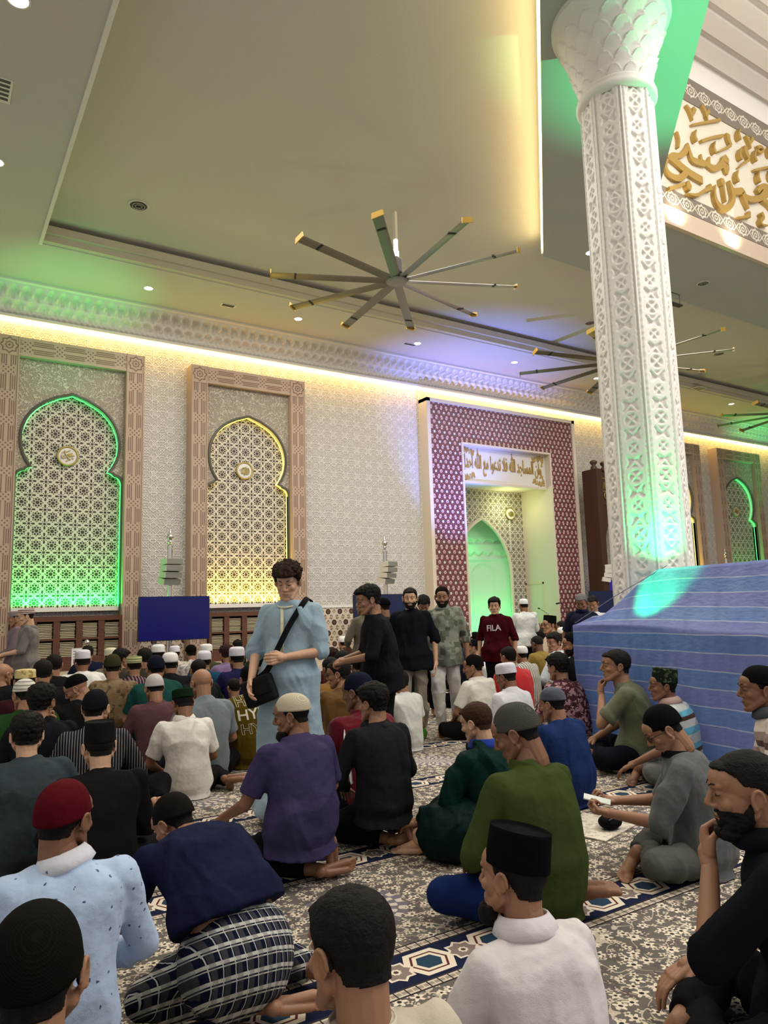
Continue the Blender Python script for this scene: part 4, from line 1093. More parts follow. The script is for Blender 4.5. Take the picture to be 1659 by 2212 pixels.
def text_on(shirt, rows, dirn, m, name='lettering', font_sx=1.0):
    """rows: (text, centre x, centre z, height, outline?, tilt) laid on the surface of a shirt; dirn -1 = on the back"""
    me0 = shirt.data; bmx = bmesh.new(); bmx.from_mesh(me0); bvh = BVHTree.FromBMesh(bmx)
    A = Acc()
    for txt, cx, cz, h, outline, tilt in rows:
        cu = bpy.data.curves.new('t', 'FONT'); cu.body = txt; cu.size = h*1.35; cu.align_x = 'CENTER'; cu.offset = .0012*h/.06
        if outline: cu.fill_mode = 'NONE'; cu.bevel_depth = .0017; cu.offset = .002
        o = bpy.data.objects.new('t', cu); C.objects.link(o); bpy.context.view_layer.update()
        me = bpy.data.meshes.new_from_object(o.evaluated_get(bpy.context.evaluated_depsgraph_get())); bpy.data.objects.remove(o)
        bm = bmesh.new(); bm.from_mesh(me)
        for _ in range(2): bmesh.ops.subdivide_edges(bm, edges=[e for e in bm.edges if e.calc_length() > .012], cuts=1, use_grid_fill=True)
        for v in bm.verts:
            x = v.co.x*font_sx; zz = v.co.y; x, zz = x*math.cos(tilt)-zz*math.sin(tilt), x*math.sin(tilt)+zz*math.cos(tilt)
            x = (x if dirn < 0 else -x)+cx; zz += cz; dz = v.co.z
            hit = bvh.ray_cast(V((x, dirn*1.0, zz)), V((0, -dirn, 0)))[0]
            v.co = V((x, (hit.y if hit else 0)+dirn*(.003+abs(dz)*.5), zz))
        A.addbm(bm)
    A.build(name, m, shirt)
    bmx.free()
def strap(pts, w_, th, m, parent, name='strap', wide=(1, 0, 0)):
    """flat strap swept along points"""
    P = catmull(pts, 8); bm = bmesh.new(); R = []
    for i, p in enumerate(P):
        tg = (P[min(i+1, len(P)-1)]-P[max(i-1, 0)]).normalized(); wd = V(wide); wd = (wd-tg*wd.dot(tg)).normalized(); nn = tg.cross(wd)
        R.append([bm.verts.new(p+wd*a*w_/2+nn*b*th/2) for a, b in ((-1, -1), (1, -1), (1, 1), (-1, 1))])
    for a, b in zip(R, R[1:]):
        for k in range(4): bm.faces.new((a[k], a[(k+1) % 4], b[(k+1) % 4], b[k]))
    bm.faces.new(R[0][::-1]); bm.faces.new(R[-1]); return obj(name, bm, m, parent)
# ================================================================ the people in the hall
K = (.012, .012, .014); NAVY = (.012, .018, .055); WH = (.66, .65, .63)
white, black, navy = cloth(WH), cloth(K), cloth(NAVY)
kh = cloth((.30, .26, .19)); grey = cloth((.12, .125, .13)); dk = cloth((.020, .018, .018)); wcap = cloth((.72, .71, .70)); lilac = cloth((.64, .62, .68))
bcap = cloth((.008, .008, .009), 'knit')
G1 = 'worshippers seated in rows on the carpet'
def seat(px, py, label, top, **k):
    k.setdefault('z', .75); k.setdefault('legs', black); k.setdefault('group', G1)
    return person(px, py, top=top, label=label, **k)
# ---- foreground
seat(75, 2118, 'person with a black skullcap at the bottom left corner, only the head in view', black, z=0.760, lod=2, cap=('beanie', cloth((.010, .009, .006), 'knit')), hair='nape', head=(-15, -6, 0))
seat(757, 2062, 'person with short black hair and beige shirt, head seen from behind at the bottom edge', cloth((.52, .45, .36)), z=0.730, lod=2, hair='short', head=(8, -10, 4), collar=('band', cloth((.62, .56, .47))))
r = seat(1108, 1900, 'person in a white polo shirt and tall black velvet cap, seated nearest at the bottom', cloth((.64, .60, .60)), z=0.685, lod=2, cap=('songkok', cloth((.006, .006, .007), rough=.95)), hair='nape', head=(16, -2, 8), collar=('polo', cloth((.66, .62, .63))), beard='goatee', twist=-4)
seat(140, 1775, 'person in a dark red beanie and light blue sprigged shirt kneeling at the left', cloth((.40, .51, .70), 'twig', (.06, .08, .16)), pose='iftirash', z=0.830, lod=2, tone='tan', cap=('beanie', cloth((.12, .005, .012))), hair='nape', head=(-38, -6, 0), sleeve='long', collar=('polo', cloth((.60, .60, .66), 'twig', (.10, .12, .22))), rz=-4, wid=.96, fat=1.05)
r82 = seat(376, 1780, 'person in a navy shirt and plaid sarong bending forward beside the red beanie', cloth((.014, .018, .062)), pose='bow', z=.60, lod=2, cap=('beanie', cloth((.012, .010, .008))), hair='nape', head=(20, -34, 0), rz=12, fat=1.34, wid=1.25, t0=.20, seatball=((0, .02, -.04), (.25, .22, .22)), legs=cloth((.012, .016, .045), 'check'), legname='sarong', arms='prop',
    pmod=dict(knee_r=(.30, .34, .09), ank_r=(.40, -.06, .08), toe_r=(.5, -.9, 0), knee_l=(-.26, .30, .09), ank_l=(.12, -.10, .07), toe_l=(1, -.25, -.1), sole_l=(-.1, -1, .2)), group=None)
strap([r82['nb']+V((.08, .05, .04)), r82['nb']+V((.13, -.06, .055)), r82['nb']+V((.20, -.16, .02)), r82['nb']+V((.26, -.20, -.10)), r82['nb']+V((.27, -.14, -.22))], .045, .006, cloth((.02, .021, .026)), r82['root'], 'bag_strap', (1, .3, 0))
r78 = seat(1612, 1716, 'person in black with fist under his bearded chin at the right edge', cloth((.010, .011, .018)), z=.81, lod=2, tone='mid', hair='buzz', beard='beard', face=True, rz=30, head=(14, -5, 0), arms='lap', arm_l=((-.25, .75, -1), (-.025, .115, -.215), 'fist', (.3, -1, .1), 'ik'), sleeve='elbow', collar=('polo', cloth((.010, .011, .018))), twist=0)
r = seat(0, 1655, 'person in black cut off by the left edge below the middle, bare forearm showing', black, z=.84, lod=1, hair='short', arms='side', pos=(-.40, 3.25, 0))
# ---- second row
r37 = seat(630, 1548, 'person in a purple T-shirt and cream crocheted cap kneeling, profile turned left', cloth((.072, .055, .150)), pose='iftirash', z=0.87, lod=2, tone='tan', cap=('knit', cloth((.66, .58, .42), 'knit')), hair='nape', beard='goatee', face=True, head=(42, -10, 0), fat=1.28, wid=1.14, rz=8, arms='knee', collar=('tee', cloth((.072, .055, .150))), legs=cloth((.010, .011, .016)),
    pmod=dict(ank_l=(.12, -.05, .05), toe_l=(1, -.1, 0), sole_l=(0, -1, .2), knee_l=(-.20, .36, .08), ank_r=(.17, -.03, .17), toe_r=(.05, .12, -1), sole_r=(0, -1, -.1), knee_r=(.18, .44, .08)), sleeve='short')
r45 = seat(805, 1522, 'person in a dark hooded jacket kneeling right of the purple T-shirt', cloth((.022, .023, .028)), pose='iftirash', z=0.86, lod=2, hair='thick', head=(20, -6, 0), sleeve='long', collar=('hood', cloth((.030, .032, .036))), wid=1.04, fat=1.05, rz=0, topname='jacket',
    pmod=dict(ank_l=(.08, -.02, .055), toe_l=(1, -.1, 0), sole_l=(0, -1, .2), knee_l=(-.18, .36, .08), ank_r=(.15, -.04, .13), toe_r=(.05, -.5, -.8), sole_r=(.1, -1, .5), knee_r=(.18, .44, .08)))
r72 = seat(1116, 1588, 'person in an olive green long-sleeved shirt and grey cap, blue jeans knee showing', cloth((.070, .100, .026)), z=0.82, lod=2, tone='tan', cap=('beanie', cloth((.13, .135, .115), 'knit')), hair='nape', head=(30, -24, 0), sleeve='long', collar=('band', cloth((.070, .100, .026))), legs=cloth((.012, .03, .14)), rz=2, wid=1.02,
    pmod=dict(ank_r=(.14, -.06, .07), toe_r=(.8, -.9, 0), sole_r=(.2, -.6, .7)))
r71 = seat(1030, 1564, 'person with brown hair wrapped in a dark green robe with blue collar', cloth((.004, .030, .024), rough=.55), z=0.73, lod=2, tone='light', hair='short', hair_c=(.045, .020, .010), head=(4, -14, 0), collar=('polo', cloth((.015, .05, .42))), sleeve='long', wid=1.22, fat=1.35, topname='robe', legs=cloth((.004, .022, .020), rough=.55), rz=14, arms='knee', wr=1.6, seatball=((-.12, .10, .08), (.36, .26, .22)),
    pmod=dict(knee=(.36, .12, .24), ank_l=(-.34, .30, .07), toe_l=(-.5, 1, -.1), sole_l=(0, .1, -1)))
seat(1193, 1523, 'person in a navy blue T-shirt and blue-grey cap seated right of the green shirt', cloth((.020, .045, .165)), z=0.705, lod=2, cap=('dome', cloth((.12, .13, .18))), hair='nape', head=(10, -12, 0), wid=1.12, fat=1.25, rz=4, legs=navy, collar=('tee', cloth((.02, .045, .165))))
r76 = seat(1434, 1578, 'person in a grey tunic, black cap and glasses looking at a phone', cloth((.165, .175, .175)), z=0.735, lod=2, cap=('beanie', bcap), hair='nape', face=True, glasses=True, head=(14, -34, 0), rz=36, arms='phone', sleeve='elbow', legs=cloth((.15, .155, .14)), fat=1.2, wid=1.05, legname='trousers', topname='tunic', collar=('band', black), lean=4)
# ---- right side by the cloth screen
r74 = seat(1330, 1441, 'person in a sage green T-shirt, chin on fist, seated before the blue cloth tent', cloth((.205, .215, .125)), ppm=236, lod=2, tone='mid', hair='short', face=True, head=(16, 2, 0), rz=38, arms='lap', arm_l=((-.25, .75, -1), (-.025, .115, -.215), 'fist', (.3, -1, .1), 'ik'), fat=1.12, legs=cloth((.010, .011, .02)))
r75 = seat(1432, 1484, 'person in a turquoise, white and brown striped polo and dark green cap', cloth((.55, .58, .58), 'band3', (.13, .42, .58)), ppm=258, lod=2, tone='tan', cap=('songkok', cloth((.020, .035, .022), 'floral', (.07, .09, .05))), hair='nape', face=True, head=(12, 0, 0), rz=36, legs=cloth((.17, .17, .16)), arms='knee', collar=('polo', cloth((.5, .35, .3))))
seat(1640, 1492, 'person in a mauve and cream striped shirt, black cap, at the right edge', cloth((.60, .52, .46), 'band3', (.28, .20, .19)), ppm=330, lod=2, tone='tan', cap=('dome', bcap), hair='nape', face=True, head=(12, -2, 0), rz=36, sleeve='short', collar=('polo', cloth((.13, .14, .16))))
# ---- rows on the right
seat(1022, 1442, 'person in a plain white T-shirt and black beanie seated beside the walkway', cloth((.68, .66, .58)), z=0.773, lod=2, cap=('beanie', cloth((.014, .011, .010), 'knit')), hair='nape', head=(34, -8, 0), fat=1.25, rz=6, legs=cloth((.010, .009, .010)))
seat(1093, 1464, 'person in a white shirt with yoke seam and stiff white cap, behind the grey cap', cloth((.58, .57, .60)), z=0.755, lod=2, tone='tan', cap=('kopiah', lilac), hair='nape', head=(16, -14, 0), sleeve='long', collar=('band', lilac), wid=1.04)
seat(1205, 1444, 'person with thick black hair in a burgundy floral shirt', cloth((.10, .035, .045), 'floral', (.34, .20, .22)), z=0.8, lod=2, hair='thick', head=(6, -8, 0), wid=1.1, fat=1.1, collar=('band', cloth((.10, .035, .045))))
seat(1050, 1413, 'person in a white shirt and white round cap in front of the black beanie', cloth((.60, .61, .61)), z=0.720, lod=1, cap=('round', wcap), hair='nape', sleeve='long', collar=('polo', white))
seat(1087, 1424, 'person with a dark brown cap and orange and white print shirt', cloth((.60, .56, .52), 'floral', (.60, .16, .03)), z=0.710, lod=1, cap=('beanie', cloth((.035, .022, .018))), hair='nape')
seat(1126, 1416, 'person in a grey and white vertically striped robe and white round cap', cloth((.52, .50, .44), 'vstripe', (.09, .085, .075)), z=0.720, lod=1, cap=('round', wcap), hair='nape', sleeve='long', wid=1.08, fat=1.15, wr=.6)
seat(1160, 1392, 'person with bald brown head in a mustard yellow shirt', cloth((.36, .235, .045)), z=0.814, lod=1, tone='dark', hair='buzz', sleeve='long')
seat(1182, 1468, 'person in bright red mostly hidden behind the floral shirt', cloth((.55, .030, .035)), pos=(6.35, 7.0, 0), lod=0, hair='short', z=.80, wid=1.25)
seat(1197, 1390, 'person in a white shirt looking back over his left shoulder', cloth((.56, .60, .66)), z=.86, lod=2, hair='thick', face=True, head=(78, -4, 0), rz=12, sleeve='long')
seat(1216, 1373, 'person with a white cap in the rows near the maroon tiles', cloth((.45, .25, .12)), z=0.850, lod=1, cap=('round', wcap), hair='nape')
seat(1213, 1356, 'person with short dark hair sitting in front of the portal right pier', cloth((.05, .06, .10)), z=.98, pose='iftirash', lod=0, hair='short')
seat(1238, 1394, 'person in black, black cap, seated at the left end of the blue tent', cloth((.010, .010, .012)), z=0.930, lod=2, cap=('dome', cloth((.008, .009, .009))), hair='nape', face=True, head=(48, -6, 0), beard='stubble', wid=1.08, sleeve='long', fat=1.2)
seat(1186, 1352, 'person in a cream jacket and flat black cap sitting higher near the niche', cloth((.46, .38, .28)), ppm=122, pose='iftirash', lod=1, cap=('songkok', cloth((.006, .006, .007))), hair='nape', face=True, glasses=True, head=(60, 0, 0), rz=20, sleeve='long')
seat(1166, 1376, 'person with dark hair and navy shirt left of the cream jacket', cloth((.04, .03, .10)), z=.86, lod=0, hair='short')
seat(1005, 1382, 'person with a flat white cap right of the patchwork shirt', cloth((.03, .035, .05)), z=0.886, lod=0, cap=('flat', wcap), hair='nape')
seat(1026, 1383, 'person with a black cap before the wooden desk', cloth((.03, .03, .035)), z=.84, lod=0, cap=('dome', bcap), hair='nape')
seat(1024, 1400, 'person with short brown hair and pale blue shirt before the wooden desk', cloth((.38, .50, .62)), z=0.780, lod=1, hair='short', hair_c=(.04, .018, .010), head=(40, -5, 0), cap=('dome', bcap))
seat(985, 1402, 'person in dark navy seated behind the patchwork shirt man', cloth((.012, .014, .032)), z=.84, lod=0, hair='short', wid=1.1)
# ---- middle, behind the robe
seat(740, 1432, 'person with dark hair and dark shirt right of the pale blue robe', cloth((.05, .02, .018)), z=.83, lod=1, hair='short', pos=None)
seat(716, 1424, 'person with reddish dark hair just right of the pale blue robe', cloth((.13, .03, .03)), z=0.790, lod=1, hair='thick', hair_c=(.03, .010, .008))
seat(741, 1391, 'person with a white turban low against the tiled wall', cloth((.60, .60, .58)), z=0.800, lod=1, cap=('round', wcap), hair='nape')
seat(749, 1410, 'person, a child with brown hair and light grey top, beside the white turban', cloth((.42, .42, .45)), z=.66, lod=1, hair='short', hair_c=(.05, .025, .014), head=(50, 0, 0), tone='light')
seat(771, 1441, 'person with short black hair directly below the hands of the standing black shirt man', black, z=0.730, lod=1, hair='short')
seat(732, 1458, 'person in a brown shirt and glasses with short black hair', cloth((.175, .085, .018)), z=.83, lod=2, hair='short', face=True, glasses=True, head=(44, -8, 0), sleeve='long', wid=1.08, fat=1.1)
seat(714, 1448, 'person in an orange brown shirt half hidden by the robe', cloth((.34, .16, .03)), z=.80, lod=0, tone='tan', hair='short', pos=None)
r44 = seat(772, 1498, 'person in a dark red tracksuit top with a white curved stripe and navy cap', cloth((.19, .008, .020)), z=.84, lod=2, tone='tan', cap=('beanie', cloth((.012, .016, .035))), hair='nape', head=(28, -10, 0), sleeve='long', collar=('band', cloth((.19, .008, .020))), topname='tracksuit_top')
seat(866, 1475, 'person in white, navy and green behind the standing black shirt man', cloth((.60, .60, .57)), z=.68, lod=1, hair='short', legs=cloth((.04, .16, .02)), pos=None)
# ---- middle left
r33 = seat(539, 1470, 'person in a brown sweatshirt with HYP lettering on the back and black cap', cloth((.150, .098, .012)), z=0.800, lod=2, cap=('dome', bcap), hair='nape', head=(-2, -6, 0), sleeve='long', wid=1.12, fat=1.15, wr=.7, collar=('band', cloth((.15, .098, .012))), topname='sweatshirt')
r26 = seat(395, 1520, 'person in a white short-sleeved shirt and dark green cap, seated in the open row', cloth((.66, .63, .57)), z=0.730, lod=2, tone='tan', cap=('flat', cloth((.010, .030, .012))), hair='nape', head=(2, -20, 0), collar=('polo', cloth((.66, .63, .57))), fat=1.12, wr=1.2, arms='lap', pmod=dict(ank_r=(.36, -.02, .07), toe_r=(.8, -.7, 0), sole_r=(-.2, -.4, .8), knee_r=(.34, .26, .10)))
seat(435, 1478, 'person with a bald head and grey blue T-shirt', cloth((.25, .30, .33)), z=0.825, lod=2, tone='mid', head=(6, -12, 0), fat=1.1, pose='cross')
seat(333, 1488, 'person in a mauve shirt and white cap in the middle left rows', cloth((.155, .072, .080)), z=0.755, lod=2, cap=('beanie', cloth((.64, .60, .58), 'knit')), hair='nape', head=(6, -18, 0), sleeve='long', fat=1.2, wid=1.06, collar=('band', cloth((.155, .072, .08))))
seat(441, 1430, 'person in a teal shirt and stiff white cap', cloth((.010, .085, .15)), z=0.810, lod=1, cap=('kopiah', lilac), hair='nape', head=(-8, -4, 0))
seat(428, 1450, 'person with dark hair in front of the teal shirt', cloth((.018, .022, .020)), z=0.780, lod=1, hair='short')
seat(445, 1412, 'person in an olive shirt and small white cap beside the pillar', cloth((.06, .07, .03)), z=0.830, lod=1, cap=('kopiah', wcap), hair='nape')
seat(489, 1415, 'person in a lilac shirt with dark hair', cloth((.30, .19, .40)), z=.83, lod=1, hair='thick', hair_c=(.03, .010, .012))
seat(511, 1424, 'person in a navy shirt and tall white cap left of the pale blue robe', cloth((.022, .020, .095)), z=.86, lod=2, cap=('kopiah', lilac), hair='nape', sleeve='short', wid=1.05)
seat(513, 1398, 'person with dark hair below the bookcase, beyond the navy shirt', black, z=0.820, lod=0, hair='short')
r34 = seat(562, 1402, 'person with thick dark hair reading at the foot of the bookcase', cloth((.04, .06, .04)), z=.80, lod=1, hair='thick', head=(20, -20, 0), arms=((.25, .12, -.2), (.1, .33, -.12), 'grip', (0, -.1, 1)))
seat(578, 1448, 'person with a dark cap and dark red sleeve hidden behind the robe', cloth((.12, .015, .03)), z=0.841, lod=0, cap=('dome', bcap), hair='nape', pos=None)
seat(505, 1487, 'person in a slate grey shirt glimpsed left of the lettered sweatshirt', cloth((.10, .105, .14)), z=.62, lod=0, hair='short')
seat(412, 1412, 'person in a white patterned shirt and black cap', cloth((.56, .53, .50), 'tan_print', (.30, .28, .27)), z=0.810, lod=1, cap=('dome', bcap), hair='nape')
seat(377, 1413, 'person in a beige shirt and lilac white cap under the blue screen', cloth((.46, .40, .32)), z=0.780, lod=1, cap=('kopiah', lilac), hair='nape')
seat(367, 1437, 'person in a black shirt and white ribbed cap', cloth((.012, .011, .014)), z=0.830, lod=1, cap=('round', wcap), hair='nape', sleeve='long', wid=1.1)
seat(341, 1415, 'person in a beige shirt and big white cap beside the pillar base', cloth((.40, .35, .27)), z=.86, lod=1, tone='tan', cap=('kopiah', wcap), hair='nape')
seat(312, 1424, 'person with black hair left of the big white cap', cloth((.05, .045, .03)), z=0.870, lod=0, hair='short')
seat(336, 1446, 'person in a teal shirt with white shoulder strap and dark navy cap', cloth((.015, .085, .075)), z=0.855, lod=1, cap=('beanie', cloth((.012, .014, .028))), hair='nape', wid=1.15)
seat(289, 1440, 'person in a maroon striped shirt and yellow green striped cap', cloth((.07, .028, .035), 'vstripe', (.22, .17, .18)), z=.82, lod=1, cap=('flat', cloth((.50, .50, .26), 'ring', (.10, .14, .05))), hair='nape', wr=.6, wid=1.1)
seat(243, 1443, 'person in a tan camouflage shirt with a dark sling strap and olive cap', cloth((.30, .205, .11), 'camo', (.15, .095, .045)), z=0.865, lod=2, cap=('beanie', cloth((.055, .050, .022))), hair='nape', wid=1.08, head=(-10, -10, 0))
seat(239, 1422, 'person with a cream cap behind the olive cap', cloth((.20, .17, .12)), z=0.835, lod=0, cap=('kopiah', cloth((.62, .60, .42))), hair='nape')
seat(262, 1426, 'person with black hair in profile behind the camouflage shirt', cloth((.06, .06, .045)), z=.84, lod=1, hair='thick', head=(-70, -5, 0), face=True)
seat(178, 1430, 'person in a white shirt and stiff white cap in front of the white notice', cloth((.66, .65, .60)), z=0.869, lod=2, tone='tan', cap=('kopiah', lilac), hair='nape', sleeve='long', wid=1.1, fat=1.1, rz=-4)
seat(189, 1413, 'person with black hair and navy shirt beyond the white shirt', cloth((.012, .016, .045)), z=.84, lod=0, hair='short', wid=1.1)
seat(166, 1490, 'person in black with a black skullcap, face turned down to the left', cloth((.012, .011, .012)), z=0.773, lod=2, tone='mid', cap=('dome', bcap), face=True, head=(62, -30, 0), rz=4, wid=1.05)
r25 = seat(207, 1533, 'person in a dark pinstriped shirt and black cap behind the black waistcoat', cloth((.022, .022, .026), 'pin', (.32, .31, .32)), z=0.785, lod=2, tone='light', cap=('beanie', cloth((.010, .011, .016))), hair='nape', head=(-16, -6, 0), wr=.6, arms='knee', rz=-12, sleeve='long', pmod=dict(ank_r=(.42, -.02, .07), toe_r=(.7, -.8, 0), sole_r=(-.2, -.4, .8), knee_r=(.44, .22, .18)))
seat(214, 1616, 'person in a black waistcoat and tall dark cap right of the slate blue shirt', cloth((.014, .012, .014)), z=0.725, lod=2, tone='light', cap=('songkok', cloth((.016, .015, .014))), hair='nape', sleeve='long', collar=('band', cloth((.014, .012, .014))), wid=1.06, fat=1.1, topname='jacket')
seat(58, 1592, 'person in a slate blue T-shirt with bushy black hair', cloth((.058, .080, .098)), z=0.745, lod=2, hair='thick', head=(-4, -6, 0), wid=1.12, fat=1.2, collar=('tee', cloth((.20, .22, .24))), tone='light')
seat(90, 1520, 'person in a black shirt resting cheek on hand, thick black hair', cloth((.012, .013, .018)), z=0.8, lod=2, hair='thick', head=(-30, -4, 0), sleeve='long', arms=((.4, .6, -1), (.075, .03, -.16), 'fist', (-.5, -.8, 0), 'ik'), arm_l='lap', wid=1.05)
seat(52, 1503, 'person in a green shirt and white knitted cap at the left', cloth((.022, .080, .018)), z=0.794, lod=2, cap=('knit', cloth((.60, .58, .50), 'ring', (.25, .24, .20))), hair='nape', head=(20, -12, 0), wid=1.08, fat=1.15)
seat(54, 1475, 'person in dark green and maroon with a yellow knitted cap', cloth((.055, .012, .018)), z=0.830, lod=1, cap=('flat', cloth((.60, .50, .24), 'floral', (.35, .25, .08))), hair='nape', wid=1.05)
seat(92, 1456, 'person with dark head and dark clothes left of the black jacket', cloth((.010, .010, .014)), z=0.860, lod=0, hair='short')
seat(116, 1440, 'person in a black jacket with dark hair, right of the standing men', cloth((.011, .010, .011)), z=.86, lod=0, hair='short', wid=1.1)
seat(6, 1460, 'person in black at the left edge in front of the standing men', cloth((.012, .011, .012)), z=0.830, lod=1, tone='mid', head=(-50, -10, 0), wid=1.1)
# ---- people standing and walking
r36 = person(622, 1259, 'stand', 134, 'light', cloth((.285, .39, .46)), None, hair='curly', hair_c=(.028, .014, .009), label='person standing in a long pale blue robe with a shoulder bag, looking down', lod=2, ppm=297, head=(6, -20, 0), face=True,
    arms=((.24, .02, -.32), (.20, .20, -.50), 'relax', (-1, 0, 0)), arm_l=((-.23, .03, -.31), (.03, .24, -.37), 'grip', (.4, -.9, 0)), sleeve='elbow', robe='long', topname='robe', wid=1.02, wr=1.3)
M_trimy = cloth((.62, .58, .38)); n36 = r36['nb']
strap([n36+V((.02, .10, -.04)), n36+V((.0, .150, -.14)), n36+V((.0, .158, -.24)), n36+V((.0, .150, -.36))], .020, .004, M_trimy, r36['root'], 'placket_trim', (1, 0, 0))
_b = bmesh.new(); tube(_b, [(n36.x+.078*math.cos(a), n36.y+.018+.088*math.sin(a), n36.z-.004-.034*max(0, math.sin(a))) for a in np.linspace(0, 2*PI, 28)], .006, 6, cap=False); obj('neck_trim', _b, M_trimy, r36['root'], smooth=True)
r46 = person(796, 1299, 'stand', 66, 'mid', cloth((.014, .014, .018)), black, hair='thick', label='person in a black T-shirt standing in left profile, hands before him', lod=2, ppm=255, head=(8, -12, 0), face=True, arms='front', sleeve='elbow', fat=1.12, wid=1.08, lean=8)
person(783, 1312, 'stand', 10, 'mid', cloth((.20, .18, .13)), kh, hair='short', label='person in a long khaki tunic, back turned, behind the left profile man', lod=1, ppm=158, robe='long', sleeve='long', topname='tunic')
person(827, 1313, 'stand', 20, 'mid', cloth((.055, .062, .068)), black, cap=('dome', bcap), hair='nape', label='person in a grey shirt and black cap, back turned, between the two black T-shirts', lod=1, ppm=170)
person(886, 1294, 'stand', 146, 'light', cloth((.010, .013, .020)), cloth((.36, .32, .25)), hair='short', beard='stubble', label='person walking in a black T-shirt and beige trousers, facing forward', lod=2, ppm=188, head=(-4, -6, 0), face=True, arms='side', sleeve='elbow', wid=1.08,
    pmod=dict(knee_r=(.09, .14, .48), ank_r=(.10, .10, .10), knee_l=(-.09, .0, .50), ank_l=(-.10, -.16, .11), toe_r=(.1, 1, .1), toe_l=(-.1, 1, -.2)), wr=1.3)
person(915, 1307, 'stand', 150, 'mid', cloth((.02, .02, .025)), black, hair='thick', label='person with dark hair looking down, left of the patchwork shirt', lod=1, ppm=155, head=(0, -38, 0))
person(955, 1291, 'stand', 142, 'mid', cloth((.42, .43, .36), 'patch', (.15, .17, .125)), cloth((.60, .58, .55)), cap=('dome', cloth((.035, .020, .014), 'knit')), hair='nape', beard='stubble', label='person walking in a green patchwork shirt and white trousers', lod=2, ppm=180, head=(0, -8, 0), face=True, arms='side', sleeve='roll', wid=1.05,
    pmod=dict(knee_r=(.08, .16, .49), ank_r=(.06, .16, .10), knee_l=(-.11, .02, .50), ank_l=(-.12, -.14, .11), toe_r=(.1, 1, .1)), wr=1.5, collar=('polo', cloth((.42, .43, .36))))
r54 = person(1068, 1311, 'stand', 122, 'light', cloth((.085, .006, .012)), black, hair='thick', label='person, a boy in a dark red and black T-shirt with a white chest logo', lod=2, ppm=158, head=(14, -4, 0), face=True, arms='side', sleeve='elbow', wid=1.12)
person(1131, 1309, 'stand', -22, 'tan', cloth((.60, .61, .59)), black, cap=('round', wcap), hair='nape', label='person in a white long-sleeved shirt and white cap, back turned, before the niche', lod=2, ppm=118, sleeve='long', arms='front', wid=1.1, fat=1.1)
person(1256, 1302, 'stand', 132, 'tan', cloth((.020, .024, .050)), black, hair='short', hair_c=(.16, .155, .15), label='person with grey hair in a navy polo, looking down beside the cloth tent', lod=2, ppm=160, head=(-10, -26, 0), face=True, arms='side', collar=('polo', navy))
person(1281, 1305, 'stand', 118, 'mid', cloth((.60, .62, .66)), black, hair='short', label='person in a white shirt behind the grey-haired man', lod=1, ppm=150, head=(0, -24, 0), sleeve='long')
person(56, 1333, 'stand', 82, 'light', cloth((.25, .225, .20)), cloth((.03, .03, .03)), cap=('flat', cloth((.50, .42, .38), 'ring', (.16, .05, .05))), hair='nape', label='person standing at the left in a beige tunic and striped cap, in profile', lod=2, ppm=162, head=(6, -12, 0), face=True, sleeve='elbow', arms='front', wid=1.12, fat=1.12, topname='tunic', collar=('hood', cloth((.25, .225, .2))))
person(33, 1337, 'stand', 84, 'mid', cloth((.24, .18, .20)), black, cap=('flat', cloth((.40, .33, .32))), hair='nape', label='person in a pinkish shirt half hidden behind the striped cap man', lod=1, ppm=152, head=(0, -12, 0), sleeve='long')
# ---- lettering and trim on the clothes
text_on(r33['top'], [('HYPE', -.05, .54, .085, True, .10), ('HYPE', -.035, .425, .090, False, .10), ('HYPE', -.02, .31, .085, True, .10)], -1, cloth((.66, .62, .50)), font_sx=1.05)
text_on(r54['top'], [('FILA', .0, 1.24, .090, False, .05)], 1, cloth((.70, .68, .66)), font_sx=.95)
s44 = r44['nb']; strap([s44+V((-.07, -.02, -.02)), s44+V((-.15, -.075, -.05)), s44+V((-.185, -.115, -.14)), s44+V((-.175, -.135, -.26)), s44+V((-.16, -.14, -.38))], .022, .004, white, r44['root'], 'white_stripe', (.9, .2, .3))
# things held
bag = empty('shoulder_bag', r36['root'].location, r36['root'].rotation_euler.z); bag.scale = r36['root'].scale
tag(bag, 'small dark grey shoulder bag hanging at the hip of the pale blue robe', 'bag')
M_bag = cloth((.020, .021, .022), rough=.5); bc = n36+V((.16, .20, -.52))
b = bmesh.new(); box(b, bc.x-.11, bc.x+.11, bc.y-.035, bc.y+.045, bc.z-.15, bc.z+.03, bev=.025); bmesh.ops.rotate(b, cent=bc, matrix=Matrix.Rotation(.35, 3, 'Y'), verts=b.verts); obj('bag_body', b, M_bag, bag, smooth=True)
b = bmesh.new(); box(b, bc.x-.10, bc.x+.10, bc.y+.045, bc.y+.053, bc.z-.09, bc.z+.02, bev=.003); bmesh.ops.rotate(b, cent=bc, matrix=Matrix.Rotation(.35, 3, 'Y'), verts=b.verts); obj('bag_flap', b, M_bag, bag)
strap([n36+V((-.13, -.12, -.02)), n36+V((-.125, -.02, .022)), n36+V((-.115, .085, -.03)), n36+V((-.05, .150, -.16)), n36+V((.03, .185, -.33)), n36+V((.09, .205, -.45)), bc+V((0, .0, .02))], .038, .006, black, bag, 'bag_strap', (.8, 0, .5))
hp = r76['root'].matrix_basis @ ((r76['wr'][1]+r76['wr'][-1])/2+V((0, .10, .035)))
ph = boxo('phone', (-.038, .038, -.075, .075, -.004, .004), [mat('phone_shell', (.65, .64, .62), .3)], None, bev=.003, loc=hp); ph.rotation_euler = (math.radians(12), math.radians(-8), math.radians(40)); tag(ph, 'white phone held by the man in the grey tunic and glasses', 'phone')
